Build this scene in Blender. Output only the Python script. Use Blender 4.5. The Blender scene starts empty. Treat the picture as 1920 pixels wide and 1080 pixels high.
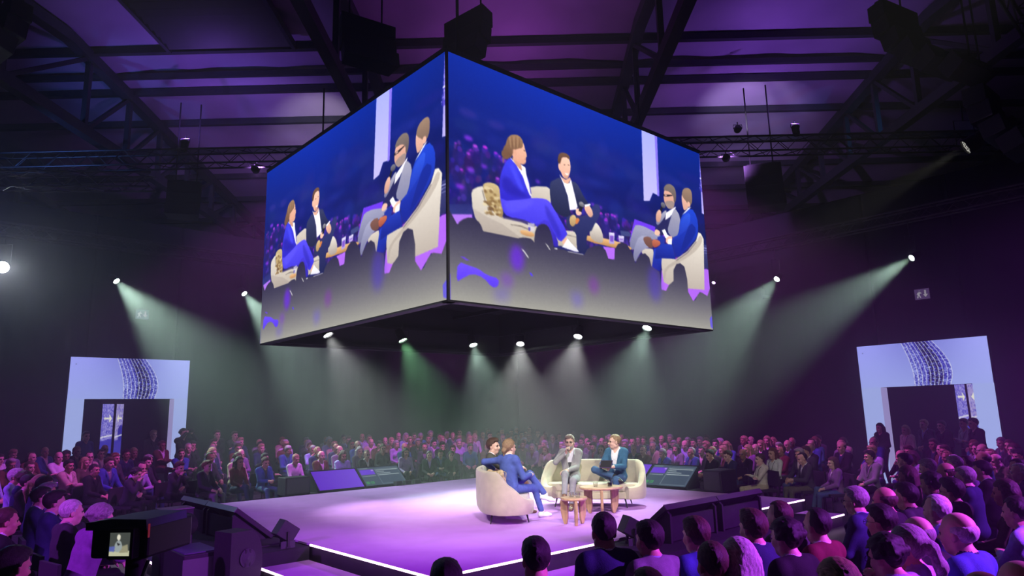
import bpy, bmesh, math, random, time
import numpy as np
from mathutils import Vector, Matrix
T0 = time.time()
random.seed(7)
sc = bpy.context.scene
COL = sc.collection

# ---------------------------------------------------------------- camera
F_PX, PITCH, ROLL, HC = 1285.36, 0.1836, -0.0247, 2.06
fw = Vector((0, math.cos(PITCH), math.sin(PITCH)))
r0 = Vector((1, 0, 0)); u0 = r0.cross(fw)
cr, sr = math.cos(ROLL), math.sin(ROLL)
rt = cr * r0 + sr * u0; up = -sr * r0 + cr * u0
CAM = Vector((0, 0, HC))
cam_d = bpy.data.cameras.new('camera'); cam = bpy.data.objects.new('camera', cam_d); COL.objects.link(cam)
cam_d.sensor_width = 36; cam_d.lens = 36 * F_PX / 1920; cam_d.clip_start = 0.05; cam_d.clip_end = 200
cam.matrix_world = Matrix(((rt.x, up.x, -fw.x, 0), (rt.y, up.y, -fw.y, 0), (rt.z, up.z, -fw.z, HC), (0, 0, 0, 1)))
sc.camera = cam

# ---------------------------------------------------------------- world, exposure, render options
sc.view_settings.view_transform = 'Standard'; sc.view_settings.look = 'None'
sc.view_settings.exposure = 0.0; sc.view_settings.gamma = 1.0; sc.view_settings.use_curve_mapping = False
w = bpy.data.worlds.new('World'); sc.world = w; w.use_nodes = True
w.node_tree.nodes['Background'].inputs[0].default_value = (0.05, 0.03, 0.12, 1)
w.node_tree.nodes['Background'].inputs[1].default_value = 0.02
cy = sc.cycles
cy.use_denoising = True
cy.use_adaptive_sampling = True; cy.adaptive_threshold = 0.03
cy.max_bounces = 5; cy.diffuse_bounces = 2; cy.glossy_bounces = 2; cy.transmission_bounces = 4; cy.volume_bounces = 0
cy.transparent_max_bounces = 6
cy.sample_clamp_indirect = 4.0; cy.sample_clamp_direct = 20.0
cy.caustics_reflective = False; cy.caustics_refractive = False

# arena axes: the cube, stage, drapes and seating share them
YAW = 0.8405
U = Vector((math.sin(YAW), math.cos(YAW), 0)); V = Vector((-math.cos(YAW), math.sin(YAW), 0)); Z = Vector((0, 0, 1))
S = Vector((-0.76, 13.77, 0))                      # stage centre on the floor
def W(u, v, z=0.0): return S + U * u + V * v + Z * z
ARENA_Z = math.pi / 2 - YAW                        # rotation that turns local +X into U, +Y into V
HAZE = 0.005; HAZE_BACK = 0.019
STAGE_Z = 0.40

# ---------------------------------------------------------------- large lights (every one sits in a lamp built further down)
LAMPS = []   # (fixture kind, position, aim, colour, watts, cone degrees, blend)
WHITE = (1.0, 0.98, 0.80); GREENISH = (0.66, 1.0, 0.82); VIOLET = (0.50, 0.06, 1.0); MAGENTA = (0.78, 0.10, 1.0); BLUE = (0.12, 0.16, 1.0)
# ---------------------------------------------------------------- helpers
def link(o, parent=None):
    COL.objects.link(o)
    if parent is not None: o.parent = parent
    return o
def tag(o, label=None, cat=None, group=None, kind=None):
    if label: o['label'] = label
    if cat: o['category'] = cat
    if group: o['group'] = group
    if kind: o['kind'] = kind
    return o
def empty(name, loc=(0, 0, 0), rz=0.0, parent=None):
    o = bpy.data.objects.new(name, None); o.location = loc; o.rotation_euler = (0, 0, rz)
    o.empty_display_size = 0.1
    return link(o, parent)
class MB:
    """collects simple solids and links them as one mesh object"""
    def __init__(s): s.v = []; s.f = []; s.m = []; s.mi = 0
    def add(s, vs, fs):
        n = len(s.v); s.v += [tuple(x) for x in vs]; s.f += [tuple(i + n for i in f) for f in fs]; s.m += [s.mi] * len(fs); return s
    def box(s, x0, x1, y0, y1, z0, z1):
        return s.add([(x0,y0,z0),(x1,y0,z0),(x1,y1,z0),(x0,y1,z0),(x0,y0,z1),(x1,y0,z1),(x1,y1,z1),(x0,y1,z1)],
                     [(3,2,1,0),(4,5,6,7),(0,1,5,4),(1,2,6,5),(2,3,7,6),(3,0,4,7)])
    def bar(s, a, b, w, h=None, upv=None):
        """rectangular bar from a to b"""
        h = h or w; a = Vector(a); b = Vector(b); d = (b - a).normalized()
        ref = Vector(upv) if upv else (Vector((0,0,1)) if abs(d.z) < .95 else Vector((0,1,0)))
        x = d.cross(ref).normalized(); y = x.cross(d)
        c = [(-1,-1),(1,-1),(1,1),(-1,1)]
        return s.add([a + x*i*w/2 + y*j*h/2 for i,j in c] + [b + x*i*w/2 + y*j*h/2 for i,j in c],
                     [(3,2,1,0),(4,5,6,7),(0,1,5,4),(1,2,6,5),(2,3,7,6),(3,0,4,7)])
    def tube(s, pts, r, n=8, caps=True):
        pts = [Vector(p) for p in pts]; rs = r if isinstance(r, (list, tuple)) else [r] * len(pts); base = []
        prev = None
        for i, p in enumerate(pts):
            d = (pts[min(i+1,len(pts)-1)] - pts[max(i-1,0)]).normalized()
            ref = prev if prev is not None else (Vector((0,0,1)) if abs(d.z) < .9 else Vector((1,0,0)))
            x = (ref - d * ref.dot(d)).normalized(); y = d.cross(x); prev = x
            base.append([p + (x*math.cos(2*math.pi*k/n) + y*math.sin(2*math.pi*k/n)) * rs[i] for k in range(n)])
        vs = [q for ring in base for q in ring]; fs = []
        for i in range(len(pts)-1):
            for k in range(n): fs.append((i*n+k, i*n+(k+1)%n, (i+1)*n+(k+1)%n, (i+1)*n+k))
        if caps: fs.append(tuple(range(n-1,-1,-1))); fs.append(tuple((len(pts)-1)*n+k for k in range(n)))
        return s.add(vs, fs)
    def lathe(s, prof, n=24, c=(0,0,0)):
        """prof: (radius, z) list, around z"""
        vs = [(c[0]+r*math.cos(2*math.pi*k/n), c[1]+r*math.sin(2*math.pi*k/n), c[2]+z) for r, z in prof for k in range(n)]
        fs = [(i*n+k, i*n+(k+1)%n, (i+1)*n+(k+1)%n, (i+1)*n+k) for i in range(len(prof)-1) for k in range(n)]
        fs.append(tuple(range(n-1,-1,-1))); fs.append(tuple((len(prof)-1)*n+k for k in range(n)))
        return s.add(vs, fs)
    def prism(s, poly, y0, y1, axes='xz'):
        """extrude a 2-D outline between y0 and y1"""
        n = len(poly)
        mk = {'xz': lambda p,t: (p[0],t,p[1]), 'xy': lambda p,t: (p[0],p[1],t), 'yz': lambda p,t: (t,p[0],p[1])}[axes]
        vs = [mk(p,y0) for p in poly] + [mk(p,y1) for p in poly]
        fs = [tuple(range(n)), tuple(range(2*n-1,n-1,-1))] + [(i,(i+1)%n+0,(i+1)%n+n,i+n)[::-1] for i in range(n)]
        return s.add(vs, fs)
    def mesh(s, name):
        me = bpy.data.meshes.new(name); me.from_pydata(s.v, [], s.f)
        if any(s.m): me.polygons.foreach_set('material_index', s.m)
        bm = bmesh.new(); bm.from_mesh(me); bmesh.ops.recalc_face_normals(bm, faces=bm.faces); bm.to_mesh(me); bm.free()
        return me
    def build(s, name, mat, parent=None, smooth=False, bevel=0.0, loc=None, rz=None):
        me = s.mesh(name)
        for m in (mat if isinstance(mat, (list, tuple)) else [mat]): me.materials.append(m)
        if bevel:
            bm = bmesh.new(); bm.from_mesh(me)
            es = [e for e in bm.edges if len(e.link_faces) == 2 and e.calc_face_angle(0) > .5]
            bmesh.ops.bevel(bm, geom=es, offset=bevel, segments=2, affect='EDGES', profile=.5, clamp_overlap=True); bm.to_mesh(me); bm.free()
        if smooth:
            me.polygons.foreach_set('use_smooth', [True]*len(me.polygons)); 
            try: me.set_sharp_from_angle(angle=math.radians(40))
            except Exception: pass
        o = bpy.data.objects.new(name, me)
        if loc is not None: o.location = loc
        if rz is not None: o.rotation_euler = (0, 0, rz)
        return link(o, parent)

# ---------------------------------------------------------------- materials
MATS = {}
def mat(name, col=(.5,.5,.5), rough=.7, metal=0.0, noise=0.0, nscale=8.0, bump=0.0, bscale=60.0, emit=None, estr=0.0, spec=.5, sheen=0.0, stretch=None):
    if name in MATS: return MATS[name]
    m = bpy.data.materials.new(name); m.use_nodes = True; nt = m.node_tree; b = nt.nodes['Principled BSDF']
    b.inputs['Base Color'].default_value = (*col, 1); b.inputs['Roughness'].default_value = rough; b.inputs['Metallic'].default_value = metal
    b.inputs['Specular IOR Level'].default_value = spec
    if sheen: b.inputs['Sheen Weight'].default_value = sheen; b.inputs['Sheen Roughness'].default_value = .5
    if emit: b.inputs['Emission Color'].default_value = (*emit, 1); b.inputs['Emission Strength'].default_value = estr
    if noise or bump:
        tc = nt.nodes.new('ShaderNodeTexCoord'); mp = nt.nodes.new('ShaderNodeMapping'); nt.links.new(tc.outputs['Object'], mp.inputs[0])
        if stretch: mp.inputs['Scale'].default_value = stretch
    if noise:
        n = nt.nodes.new('ShaderNodeTexNoise'); n.inputs['Scale'].default_value = nscale; n.inputs['Detail'].default_value = 4
        nt.links.new(mp.outputs[0], n.inputs['Vector'])
        cr_ = nt.nodes.new('ShaderNodeValToRGB'); e = cr_.color_ramp.elements
        e[0].position = .3; e[1].position = .7
        e[0].color = (*[max(0, c*(1-noise)) for c in col], 1); e[1].color = (*[min(1, c*(1+noise)) for c in col], 1)
        nt.links.new(n.outputs['Fac'], cr_.inputs[0]); nt.links.new(cr_.outputs[0], b.inputs['Base Color'])
    if bump:
        n2 = nt.nodes.new('ShaderNodeTexNoise'); n2.inputs['Scale'].default_value = bscale; n2.inputs['Detail'].default_value = 3
        nt.links.new(mp.outputs[0], n2.inputs['Vector'])
        bp = nt.nodes.new('ShaderNodeBump'); bp.inputs['Strength'].default_value = bump; bp.inputs['Distance'].default_value = .01
        nt.links.new(n2.outputs['Fac'], bp.inputs['Height']); nt.links.new(bp.outputs[0], b.inputs['Normal'])
    MATS[name] = m; return m
def emission_mat(name, col, strength, sample='AUTO'):
    if name in MATS: return MATS[name]
    m = bpy.data.materials.new(name); m.use_nodes = True; nt = m.node_tree
    nt.nodes.clear(); e = nt.nodes.new('ShaderNodeEmission'); o = nt.nodes.new('ShaderNodeOutputMaterial')
    e.inputs[0].default_value = (*col, 1); e.inputs[1].default_value = strength; nt.links.new(e.outputs[0], o.inputs[0])
    m.cycles.emission_sampling = sample
    MATS[name] = m; return m
def picture_mat(name, strength):
    """a lit display that shows the colours stored on its mesh"""
    m = bpy.data.materials.new(name); m.use_nodes = True; nt = m.node_tree
    nt.nodes.clear(); e = nt.nodes.new('ShaderNodeEmission'); o = nt.nodes.new('ShaderNodeOutputMaterial'); a = nt.nodes.new('ShaderNodeAttribute')
    a.attribute_name = 'picture'; nt.links.new(a.outputs['Color'], e.inputs[0]); e.inputs[1].default_value = strength; nt.links.new(e.outputs[0], o.inputs[0])
    m.cycles.emission_sampling = 'NONE'
    return m
def lin(c): 
    c = np.asarray(c, float) / 255.0
    return np.where(c <= .04045, c/12.92, ((c+.055)/1.055)**2.4)
def L(r, g, b): return tuple(float(x) for x in lin((r, g, b)))

# ---------------------------------------------------------------- flat pictures for displays: painted on a fine vertex grid
class Canvas:
    def __init__(s, w, h, ss=2):
        s.w, s.h, s.ss = w, h, ss; s.W, s.H = w*ss, h*ss
        s.a = np.zeros((s.H, s.W, 3)); s.x = (np.arange(s.W)+.5)/s.W; s.y = (np.arange(s.H)+.5)/s.H   # y down
    def poly(s, pts, col, col2=None, smooth=0, alpha=1.0, axis='y', soft=0):
        P = np.asarray(pts, float)
        for _ in range(smooth):
            Q = np.roll(P, -1, 0); P = np.stack([.75*P+.25*Q, .25*P+.75*Q], 1).reshape(-1, 2)
        x0, y0 = P.min(0); x1, y1 = P.max(0)
        pd = 2*soft; i0, i1 = max(0, int(x0*s.W)-pd), min(s.W, int(x1*s.W)+2+pd); j0, j1 = max(0, int(y0*s.H)-pd), min(s.H, int(y1*s.H)+2+pd)
        if i1 <= i0 or j1 <= j0: return
        X = s.x[None, i0:i1]; Y = s.y[j0:j1, None]; ins = np.zeros((j1-j0, i1-i0), bool)
        for (ax, ay), (bx, by) in zip(P, np.roll(P, -1, 0)):
            if ay == by: continue
            ins ^= ((ay > Y) != (by > Y)) & (X < (bx-ax)*(Y-ay)/(by-ay)+ax)
        m = ins.astype(float)
        if soft:
            for _ in range(3):
                for ax_ in (0, 1):
                    pw_ = [(0,0),(0,0)]; pw_[ax_] = (soft+1, soft); c_ = np.cumsum(np.pad(m, pw_, mode='edge'), ax_); n_ = m.shape[ax_]
                    m = (np.take(c_, range(2*soft+1, 2*soft+1+n_), ax_) - np.take(c_, range(0, n_), ax_))/(2*soft+1)
        m = m[..., None]*alpha
        c = col(Y*np.ones_like(m[..., 0])) if callable(col) else np.asarray(col, float)
        if col2 is not None:
            t = ((Y-y0)/(y1-y0+1e-9) if axis == 'y' else (X-x0)/(x1-x0+1e-9)) * np.ones_like(ins)
            c = c*(1-t[..., None]) + np.asarray(col2, float)*t[..., None]
        s.a[j0:j1, i0:i1] = s.a[j0:j1, i0:i1]*(1-m) + c*m
    def ell(s, cx, cy, rx, ry, col, col2=None, **k):
        t = np.linspace(0, 2*np.pi, 28, endpoint=False); s.poly(np.stack([cx+rx*np.cos(t), cy+ry*np.sin(t)], 1), col, col2, **k)
    def grid(s):
        return s.a.reshape(s.h, s.ss, s.w, s.ss, 3).mean((1, 3))
def picture_mesh(name, img, mask=None):
    """unit-square grid (x right 0..1, z up 0..1, facing -y) that carries img (rows from the top) per face"""
    h, w_ = img.shape[:2]
    xs = np.linspace(0, 1, w_+1); zs = np.linspace(1, 0, h+1)
    v = np.zeros(((h+1)*(w_+1), 3), np.float32); v[:, 0] = np.tile(xs, h+1); v[:, 2] = np.repeat(zs, w_+1)
    pad = np.pad(img, ((1,1),(1,1),(0,0)), mode='edge'); vc = (pad[:-1,:-1]+pad[1:,:-1]+pad[:-1,1:]+pad[1:,1:])/4
    j, i = np.mgrid[0:h, 0:w_]; a = (j*(w_+1)+i).ravel(); q = np.stack([a, a+w_+1, a+w_+2, a+1], 1)
    if mask is not None: q = q[mask.ravel()]
    me = np_mesh(name, v, q)
    ca = me.color_attributes.new('picture', 'FLOAT_COLOR', 'POINT')
    rgba = np.ones((len(v), 4), np.float32); rgba[:, :3] = lin(vc.reshape(-1, 3)); ca.data.foreach_set('color', rgba.ravel())
    return me
def np_mesh(name, v, q, zones=None, smooth=False):
    me = bpy.data.meshes.new(name); nv, nq = len(v), len(q); k = q.shape[1]
    me.vertices.add(nv); me.vertices.foreach_set('co', np.ascontiguousarray(v, np.float32).ravel())
    me.loops.add(nq*k); me.loops.foreach_set('vertex_index', np.ascontiguousarray(q, np.int32).ravel())
    me.polygons.add(nq); me.polygons.foreach_set('loop_start', np.arange(0, nq*k, k, dtype=np.int32))
    try: me.polygons.foreach_set('loop_total', np.full(nq, k, np.int32))
    except Exception: pass
    if zones is not None: me.polygons.foreach_set('material_index', np.ascontiguousarray(zones, np.int32))
    if smooth: me.polygons.foreach_set('use_smooth', np.ones(nq, bool))
    me.update(calc_edges=True); me.validate()
    return me
# ---------------------------------------------------------------- structure
M_floor = mat('dark_floor', (.020,.018,.03), .55, noise=.3, nscale=3)
M_drape = mat('black_drape', (.016,.016,.020), .95, noise=.25, nscale=2, spec=.1)
M_black = mat('matt_black', (.008,.008,.010), .6)
M_blackmetal = mat('black_metal', (.012,.012,.014), .45, metal=.3)
M_steel = mat('painted_roof_steel', (.020,.022,.030), .55, noise=.2, nscale=3)
M_alu = mat('truss_aluminium', (.12,.12,.13), .4, metal=.8)
M_membrane = mat('roof_membrane', (.30,.25,.36), .5, noise=.15, nscale=.6, bump=.15, bscale=3)
M_carpet = mat('lilac_carpet', (.47,.21,.60), .95, noise=.07, nscale=2.5, bump=.25, bscale=180, sheen=.1, spec=.1)
M_skirt = mat('dark_stage_skirt', (.014,.012,.018), .9, noise=.3, nscale=6)
M_led = emission_mat('led_edge_light', (1.0, .62, 1.0), 5.0)
M_plastic = mat('black_plastic', (.007,.007,.009), .45)

fl = MB().box(-30, 30, -12, 46, -.12, 0).build('floor', M_floor); tag(fl, kind='structure')

def drape(name, p0, p1, z0, z1, nrm):
    """a hung curtain with soft folds from p0 to p1"""
    d = p1 - p0; ln = d.length; n = max(8, int(ln/.09)); d.normalize(); vs = []; fs = []
    rnd = random.Random(name)
    ph = rnd.random()*6
    for i in range(n+1):
        t = ln*i/n; off = .012*math.sin(t*2*math.pi/.62+ph+.7*math.sin(t*.9)) + .004*math.sin(t*2*math.pi/.23)
        for z in (z0, z1): q = p0 + d*t + nrm*off; vs.append((q.x, q.y, z))
    for i in range(n): fs.append((2*i, 2*i+2, 2*i+3, 2*i+1))
    m = MB().add(vs, fs); o = m.build(name, M_drape, smooth=True)
    s = o.modifiers.new('cloth', 'SOLIDIFY'); s.thickness = .02
    return tag(o, kind='structure')
WALL = 12.0; DT = 8.2
# far walls; each leaves the doorway of its light portal open
PL = dict(u0=-5.07, u1=-1.92, z=3.97, ou0=-4.655, ou1=-2.30, oz=2.80)
PR = dict(v0=-2.70, v1=-5.87, z=3.74, ov0=-3.21, ov1=-5.41, oz=2.57)
wv = empty('wall_back_left'); tag(wv, kind='structure')
for a, b, z0, z1 in ((-17, PL['ou0'], 0, DT), (PL['ou1'], WALL, 0, DT), (PL['ou0'], PL['ou1'], PL['oz'], DT)):
    o = drape('curtain', W(a, WALL), W(b, WALL), z0, z1, V); o.parent = wv; del o['kind']
wu = empty('wall_back_right'); tag(wu, kind='structure')
for a, b, z0, z1 in ((WALL, PR['ov0'], 0, DT), (PR['ov1'], -17, 0, DT), (PR['ov0'], PR['ov1'], PR['oz'], DT)):
    o = drape('curtain', W(WALL, a), W(WALL, b), z0, z1, U); o.parent = wu; del o['kind']
drape('wall_front_left', W(-17, WALL), W(-17, -17), 0, DT, U)
drape('wall_front_right', W(-17, -17), W(WALL, -17), 0, DT, V)
for nm, a in (('wall_hall_back', (-30, 30, 45.8, 46)), ('wall_hall_left', (-30.2, -30, -12, 46)), ('wall_hall_right', (30, 30.2, -12, 46)), ('wall_hall_front', (-30, 30, -12.2, -12))):
    tag(MB().box(*a, 0, 15).build(nm, M_black), kind='structure')
# rooms behind the doorways
rm = MB().box(PL['ou0']-1.2, PL['ou1']+2.0, 15.4, 15.5, 0, 3.2).box(PL['ou0']-1.3, PL['ou0']-1.2, 12.2, 15.5, 0, 3.2).box(PL['ou1']+2.0, PL['ou1']+2.1, 12.2, 15.5, 0, 3.2).box(PL['ou0']-1.3, PL['ou1']+2.1, 12.2, 15.5, 3.2, 3.3)
M_navy = mat('navy_lobby_wall', (.02,.02,.10), .8)
tag(rm.build('wall_lobby_left', M_navy, loc=S, rz=ARENA_Z), kind='structure')
rm = MB().box(15.4, 15.5, PR['ov1']-1.2, PR['ov0']+1.6, 0, 3.2).box(12.2, 15.5, PR['ov1']-1.3, PR['ov1']-1.2, 0, 3.2).box(12.2, 15.5, PR['ov0']+1.6, PR['ov0']+1.7, 0, 3.2).box(12.2, 15.5, PR['ov1']-1.3, PR['ov0']+1.7, 3.2, 3.3)
tag(rm.build('wall_lobby_right', M_navy, loc=S, rz=ARENA_Z), kind='structure')

# ---- roof: membrane panels, purlins
GX = [-19.6, -11.85, -4.0, 3.65, 11.5, 19.3]
PY = [2.0, 5.2, 8.4, 11.6, 14.8, 17.95, 20.05, 21.95, 24.0, 26.1, 28.3, 30.6, 33.0, 36.5, 40.0, 44.0]
def roof_z(y): return 12.75 - .10*abs(y - 17.0)
ceil_ = empty('ceiling'); tag(ceil_, kind='structure')
gx = [-29.5] + GX + [29.5]
panel_cache = {}
for j in range(len(PY)-1):
    for i in range(len(gx)-1):
        x0, x1, y0, y1 = gx[i], gx[i+1], PY[j], PY[j+1]
        nx, ny = 22, 8; rnd = random.Random(i*100+j); p1 = rnd.random()*6; p2 = rnd.random()*6
        vs = []; fs = []
        for b in range(ny+1):
            for a in range(nx+1):
                s_, t_ = a/nx, b/ny; x = x0+(x1-x0)*s_; y = y0+(y1-y0)*t_
                edge = math.sin(math.pi*t_)*min(1, 6*s_, 6*(1-s_))
                z = roof_z(y) + .16*edge + .035*edge*math.sin((x+ (y-y0)*1.3)*2.1+p1) + .02*edge*math.sin((x-(y-y0)*.8)*4.7+p2)
                vs.append((x, y, z))
        for b in range(ny):
            for a in range(nx): q = b*(nx+1)+a; fs.append((q, q+1, q+nx+2, q+nx+1))
        me = bpy.data.meshes.new('roof_panel'); me.from_pydata(vs, [], fs); me.materials.append(M_membrane)
        me.polygons.foreach_set('use_smooth', [True]*len(fs))
        link(bpy.data.objects.new('roof_panel', me), ceil_)
for y in PY:
    MB().box(-29.5, 29.5, y-.08, y+.08, roof_z(y)-.22, roof_z(y)-.02).build('purlin', M_steel, ceil_)
MB().box(-29.5, 29.5, 19.17, 19.29, roof_z(19.2)-.18, roof_z(19.2)-.02).build('purlin', M_steel, ceil_)
MB().box(-30, 30, -12, 2.0, 11.2, 11.3).build('roof_panel', M_membrane, ceil_)
MB().box(-30, 30, -12, 46, 13.6, 13.7).build('roof_deck', M_black, ceil_)

# ---- louvred smoke vent in the roof
rv = empty('roof_vent', (-7.7, 16.2, roof_z(16.2)-.32)); tag(rv, 'dark louvred vent in the roof at the top edge', 'vent')
MB().box(-1.75, 1.75, -1.45, 1.45, .10, .16).build('vent_back', M_black, rv)
for a, b in ((-1.8, -1.7), (1.7, 1.8)): MB().box(a, b, -1.5, 1.5, -.06, .16).build('vent_side', M_steel, rv)
for k in range(9): MB().bar((-1.7, -1.3+k*.32, .02), (1.7, -1.3+k*.32, .02), .20, .02, (0, .5, 1)).build('slat', M_steel, rv)

# ---- pitched lattice girders that carry the roof, one per bay line
def roof_truss(x, idx):
    t = empty('roof_truss', (x, 2, 0)); ya, yb = 2.0, 34.0
    zb = 10.15
    def P(y, z): return (0, y-2, z)
    top = [(y, roof_z(y)-.30) for y in (ya, 17.0, yb)]
    MB().bar(P(*top[0]), P(*top[1]), .30, .30).bar(P(*top[1]), P(*top[2]), .30, .30).build('top_chord', M_steel, t)
    MB().bar(P(ya, zb), P(yb-1, zb), .26, .30).build('bottom_chord', M_steel, t)
    ys = [2, 5.2, 8.4, 11.6, 14.8, 17.95, 20.05, 21.95, 24.0, 26.1, 28.3, 30.6, 33]
    for k, y in enumerate(ys):
        MB().bar(P(y, zb), P(y, roof_z(y)-.3), .14).build('post', M_steel, t)
        if k+1 < len(ys):
            y2 = ys[k+1]
            MB().bar(P(y, zb), P(y2, roof_z(y2)-.3), .11).build('brace', M_steel, t)
    MB().bar(P(yb, 0), P(yb, roof_z(yb)), .35).build('column', M_steel, t)
    pos = ['outermost beyond the bright flare lamp', 'over the portal with the dark camera silhouette', 'behind the hanging cube on its woman side', 'behind the hanging cube above its purple pillar corner', 'above the second pair of side lamps', 'outermost above the portal with standing guests'][idx]
    tag(t, 'dark steel roof truss ' + pos, 'roof truss', 'roof trusses')
for i, x in enumerate(GX): roof_truss(x, i)

# ---- aluminium lighting trusses
def box_truss(a, b, s, label, m=M_alu, r=.028, step=None):
    a = Vector(a); b = Vector(b); d = (b-a); ln = d.length; d.normalize()
    t = empty('lighting_truss', a); x = d.cross(Vector((0,0,1))).normalized(); y = x.cross(d)
    step = step or s
    cs = [x*i*s/2 + y*j*s/2 for i, j in ((-1,-1),(1,-1),(1,1),(-1,1))]
    for c in cs: MB().tube([c, c+d*ln], r, 8).build('chord', m, t)
    n = max(2, int(ln/step))
    for k in range(4):
        c0, c1 = cs[k], cs[(k+1)%4]
        MB().tube([(c0 if q%2 == 0 else c1) + d*ln*q/n for q in range(n+1)], r*.5, 5).build('lacing', m, t)
    return tag(t, label, 'truss', 'lighting trusses')
box_truss((-22, 18.0, 9.30), (22, 18.0, 9.20), .42, 'long dark lighting truss crossing the hall behind the hanging cube', M_blackmetal)
box_truss(W(-9.5, 10.9, 7.15), W(6, 10.9, 7.15), .30, 'lighting truss along the drape above the portal beside the flare lamp', M_blackmetal)
box_truss(W(10.9, -9, 7.0), W(10.9, 5, 7.0), .30, 'lighting truss along the drape above the portal with standing guests', M_blackmetal)
box_truss((5.6, 7.4, 8.5), (12.4, 13.8, 8.5), .50, 'steep lighting truss high above the front audience', M_blackmetal)
box_truss((-15.5, 14.5, 7.6), (-8.5, 15.6, 7.75), .36, 'shiny short lighting truss above the flare lamp', M_alu)
box_truss((-7.5, 2.2, 8.98), (7.5, 2.2, 8.98), .36, 'front lighting truss above the camera position', M_blackmetal)

# ---------------------------------------------------------------- stage
st = empty('stage', S, ARENA_Z); tag(st, 'low square stage with lilac carpet and bright edge lights', 'stage')
SU0, SU1, SV0, SV1 = -4.17, 4.16, -4.45, 4.44
MB().box(SU0+.03, SU1-.03, SV0+.03, SV1-.03, 0, .375).build('skirt', M_skirt, st)
MB().box(SU0, SU1, SV0, SV1, .375, STAGE_Z).build('carpet', M_carpet, st)
def led(parent, x0, x1, y0, y1, z0, z1): return MB().box(x0, x1, y0, y1, z0, z1).build('edge_light', M_led, parent)
led(st, SU0-.018, SU0, SV0, -1.55, .376, .399)           # near-left edge
led(st, SU0-.018, SU0, 2.95, SV1, .376, .399)
led(st, SU0, -1.55, SV0-.018, SV0, .376, .399)           # near-right edge
led(st, 2.6, SU1, SV0-.018, SV0, .376, .399)
for k, (a, b, c, d) in enumerate(((-5.35, SU0-.02, -1.55, 2.95), (-1.55, 2.6, -5.45, SV0-.02), (-1.55, 2.2, SV1+.02, 5.6), (SU1+.02, 5.4, -2.4, 1.4))):
    MB().box(a, b, c, d, 0, .37).build('monitor_platform', M_skirt, st)
def step(name, x0, x1, y0, y1, z, label, ledbox):
    s_ = empty('stage_step', S, ARENA_Z); tag(s_, label, 'step', 'stage steps')
    MB().box(x0+.02, x1-.02, y0+.02, y1-.02, 0, z-.02).build('riser', M_skirt, s_)
    MB().box(x0, x1, y0, y1, z-.02, z).build('tread', M_carpet, s_)
    led(s_, *ledbox, z-.024, z-.001)
step('a', -4.85, SU0-.03, SV0, -1.56, .2, 'lilac carpeted step at the near stage corner beside the tilted lamp', (-4.868, -4.85, SV0, -1.56))
step('b', SU0, -1.56, -5.15, SV0-.03, .2, 'lilac carpeted step at the near stage edge behind the bald head', (SU0, -1.56, -5.168, -5.15))
step('c', -4.85, SU0-.03, 2.96, SV1+.5, .2, 'lilac carpeted upper step beyond the black speaker column', (-4.868, -4.85, 2.96, SV1+.5))
step('d', -5.62, -4.90, .2, SV1+.5, .1, 'lilac carpeted lowest step beside the black speaker column', (-5.638, -5.62, .2, SV1+.5)) if False else None
step('e', 2.62, SU1, -5.15, SV0-.03, .2, 'lilac carpeted step beyond the far end of the nearest monitor back', (2.62, SU1, -5.168, -5.15))
step('f', -5.75, -5.40, -.1, 2.9, .2, 'narrow lilac side step behind the black speaker column', (-5.768, -5.75, -.1, 2.9))

# ---------------------------------------------------------------- haze that fills the hall
hz = MB().box(-30.6, 30.6, -12.6, 46.6, -.3, 15.2).build('haze', bpy.data.materials.new('stage_haze'))
hm = hz.data.materials[0]; hm.use_nodes = True; nt = hm.node_tree; nt.nodes.clear()
vs_ = nt.nodes.new('ShaderNodeVolumeScatter'); oo = nt.nodes.new('ShaderNodeOutputMaterial'); nt.links.new(vs_.outputs[0], oo.inputs['Volume'])
vs_.inputs['Color'].default_value = (1, 1, 1, 1); vs_.inputs['Anisotropy'].default_value = .5
# the haze has drifted to the back of the arena and hangs below the roof trusses
def node(t, **k):
    n = nt.nodes.new(t)
    for a, b in k.items(): setattr(n, a, b)
    return n
tc = node('ShaderNodeTexCoord'); sx = node('ShaderNodeSeparateXYZ'); nt.links.new(tc.outputs['Object'], sx.inputs[0])
def ramp(sock, a, b):
    m = node('ShaderNodeMapRange', interpolation_type='SMOOTHSTEP'); nt.links.new(sock, m.inputs['Value'])
    m.inputs['From Min'].default_value = a; m.inputs['From Max'].default_value = b; return m.outputs['Result']
my = ramp(sx.outputs['Y'], 9.0, 17.0); mz = ramp(sx.outputs['Z'], 8.2, 5.2)
mu = node('ShaderNodeMath', operation='MULTIPLY'); nt.links.new(my, mu.inputs[0]); nt.links.new(mz, mu.inputs[1])
ma = node('ShaderNodeMath', operation='MULTIPLY_ADD'); nt.links.new(mu.outputs[0], ma.inputs[0]); ma.inputs[1].default_value = HAZE_BACK; ma.inputs[2].default_value = HAZE
nt.links.new(ma.outputs[0], vs_.inputs['Density'])
tag(hz, 'thin stage haze hanging in the whole hall', 'haze', kind='stuff')
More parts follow.
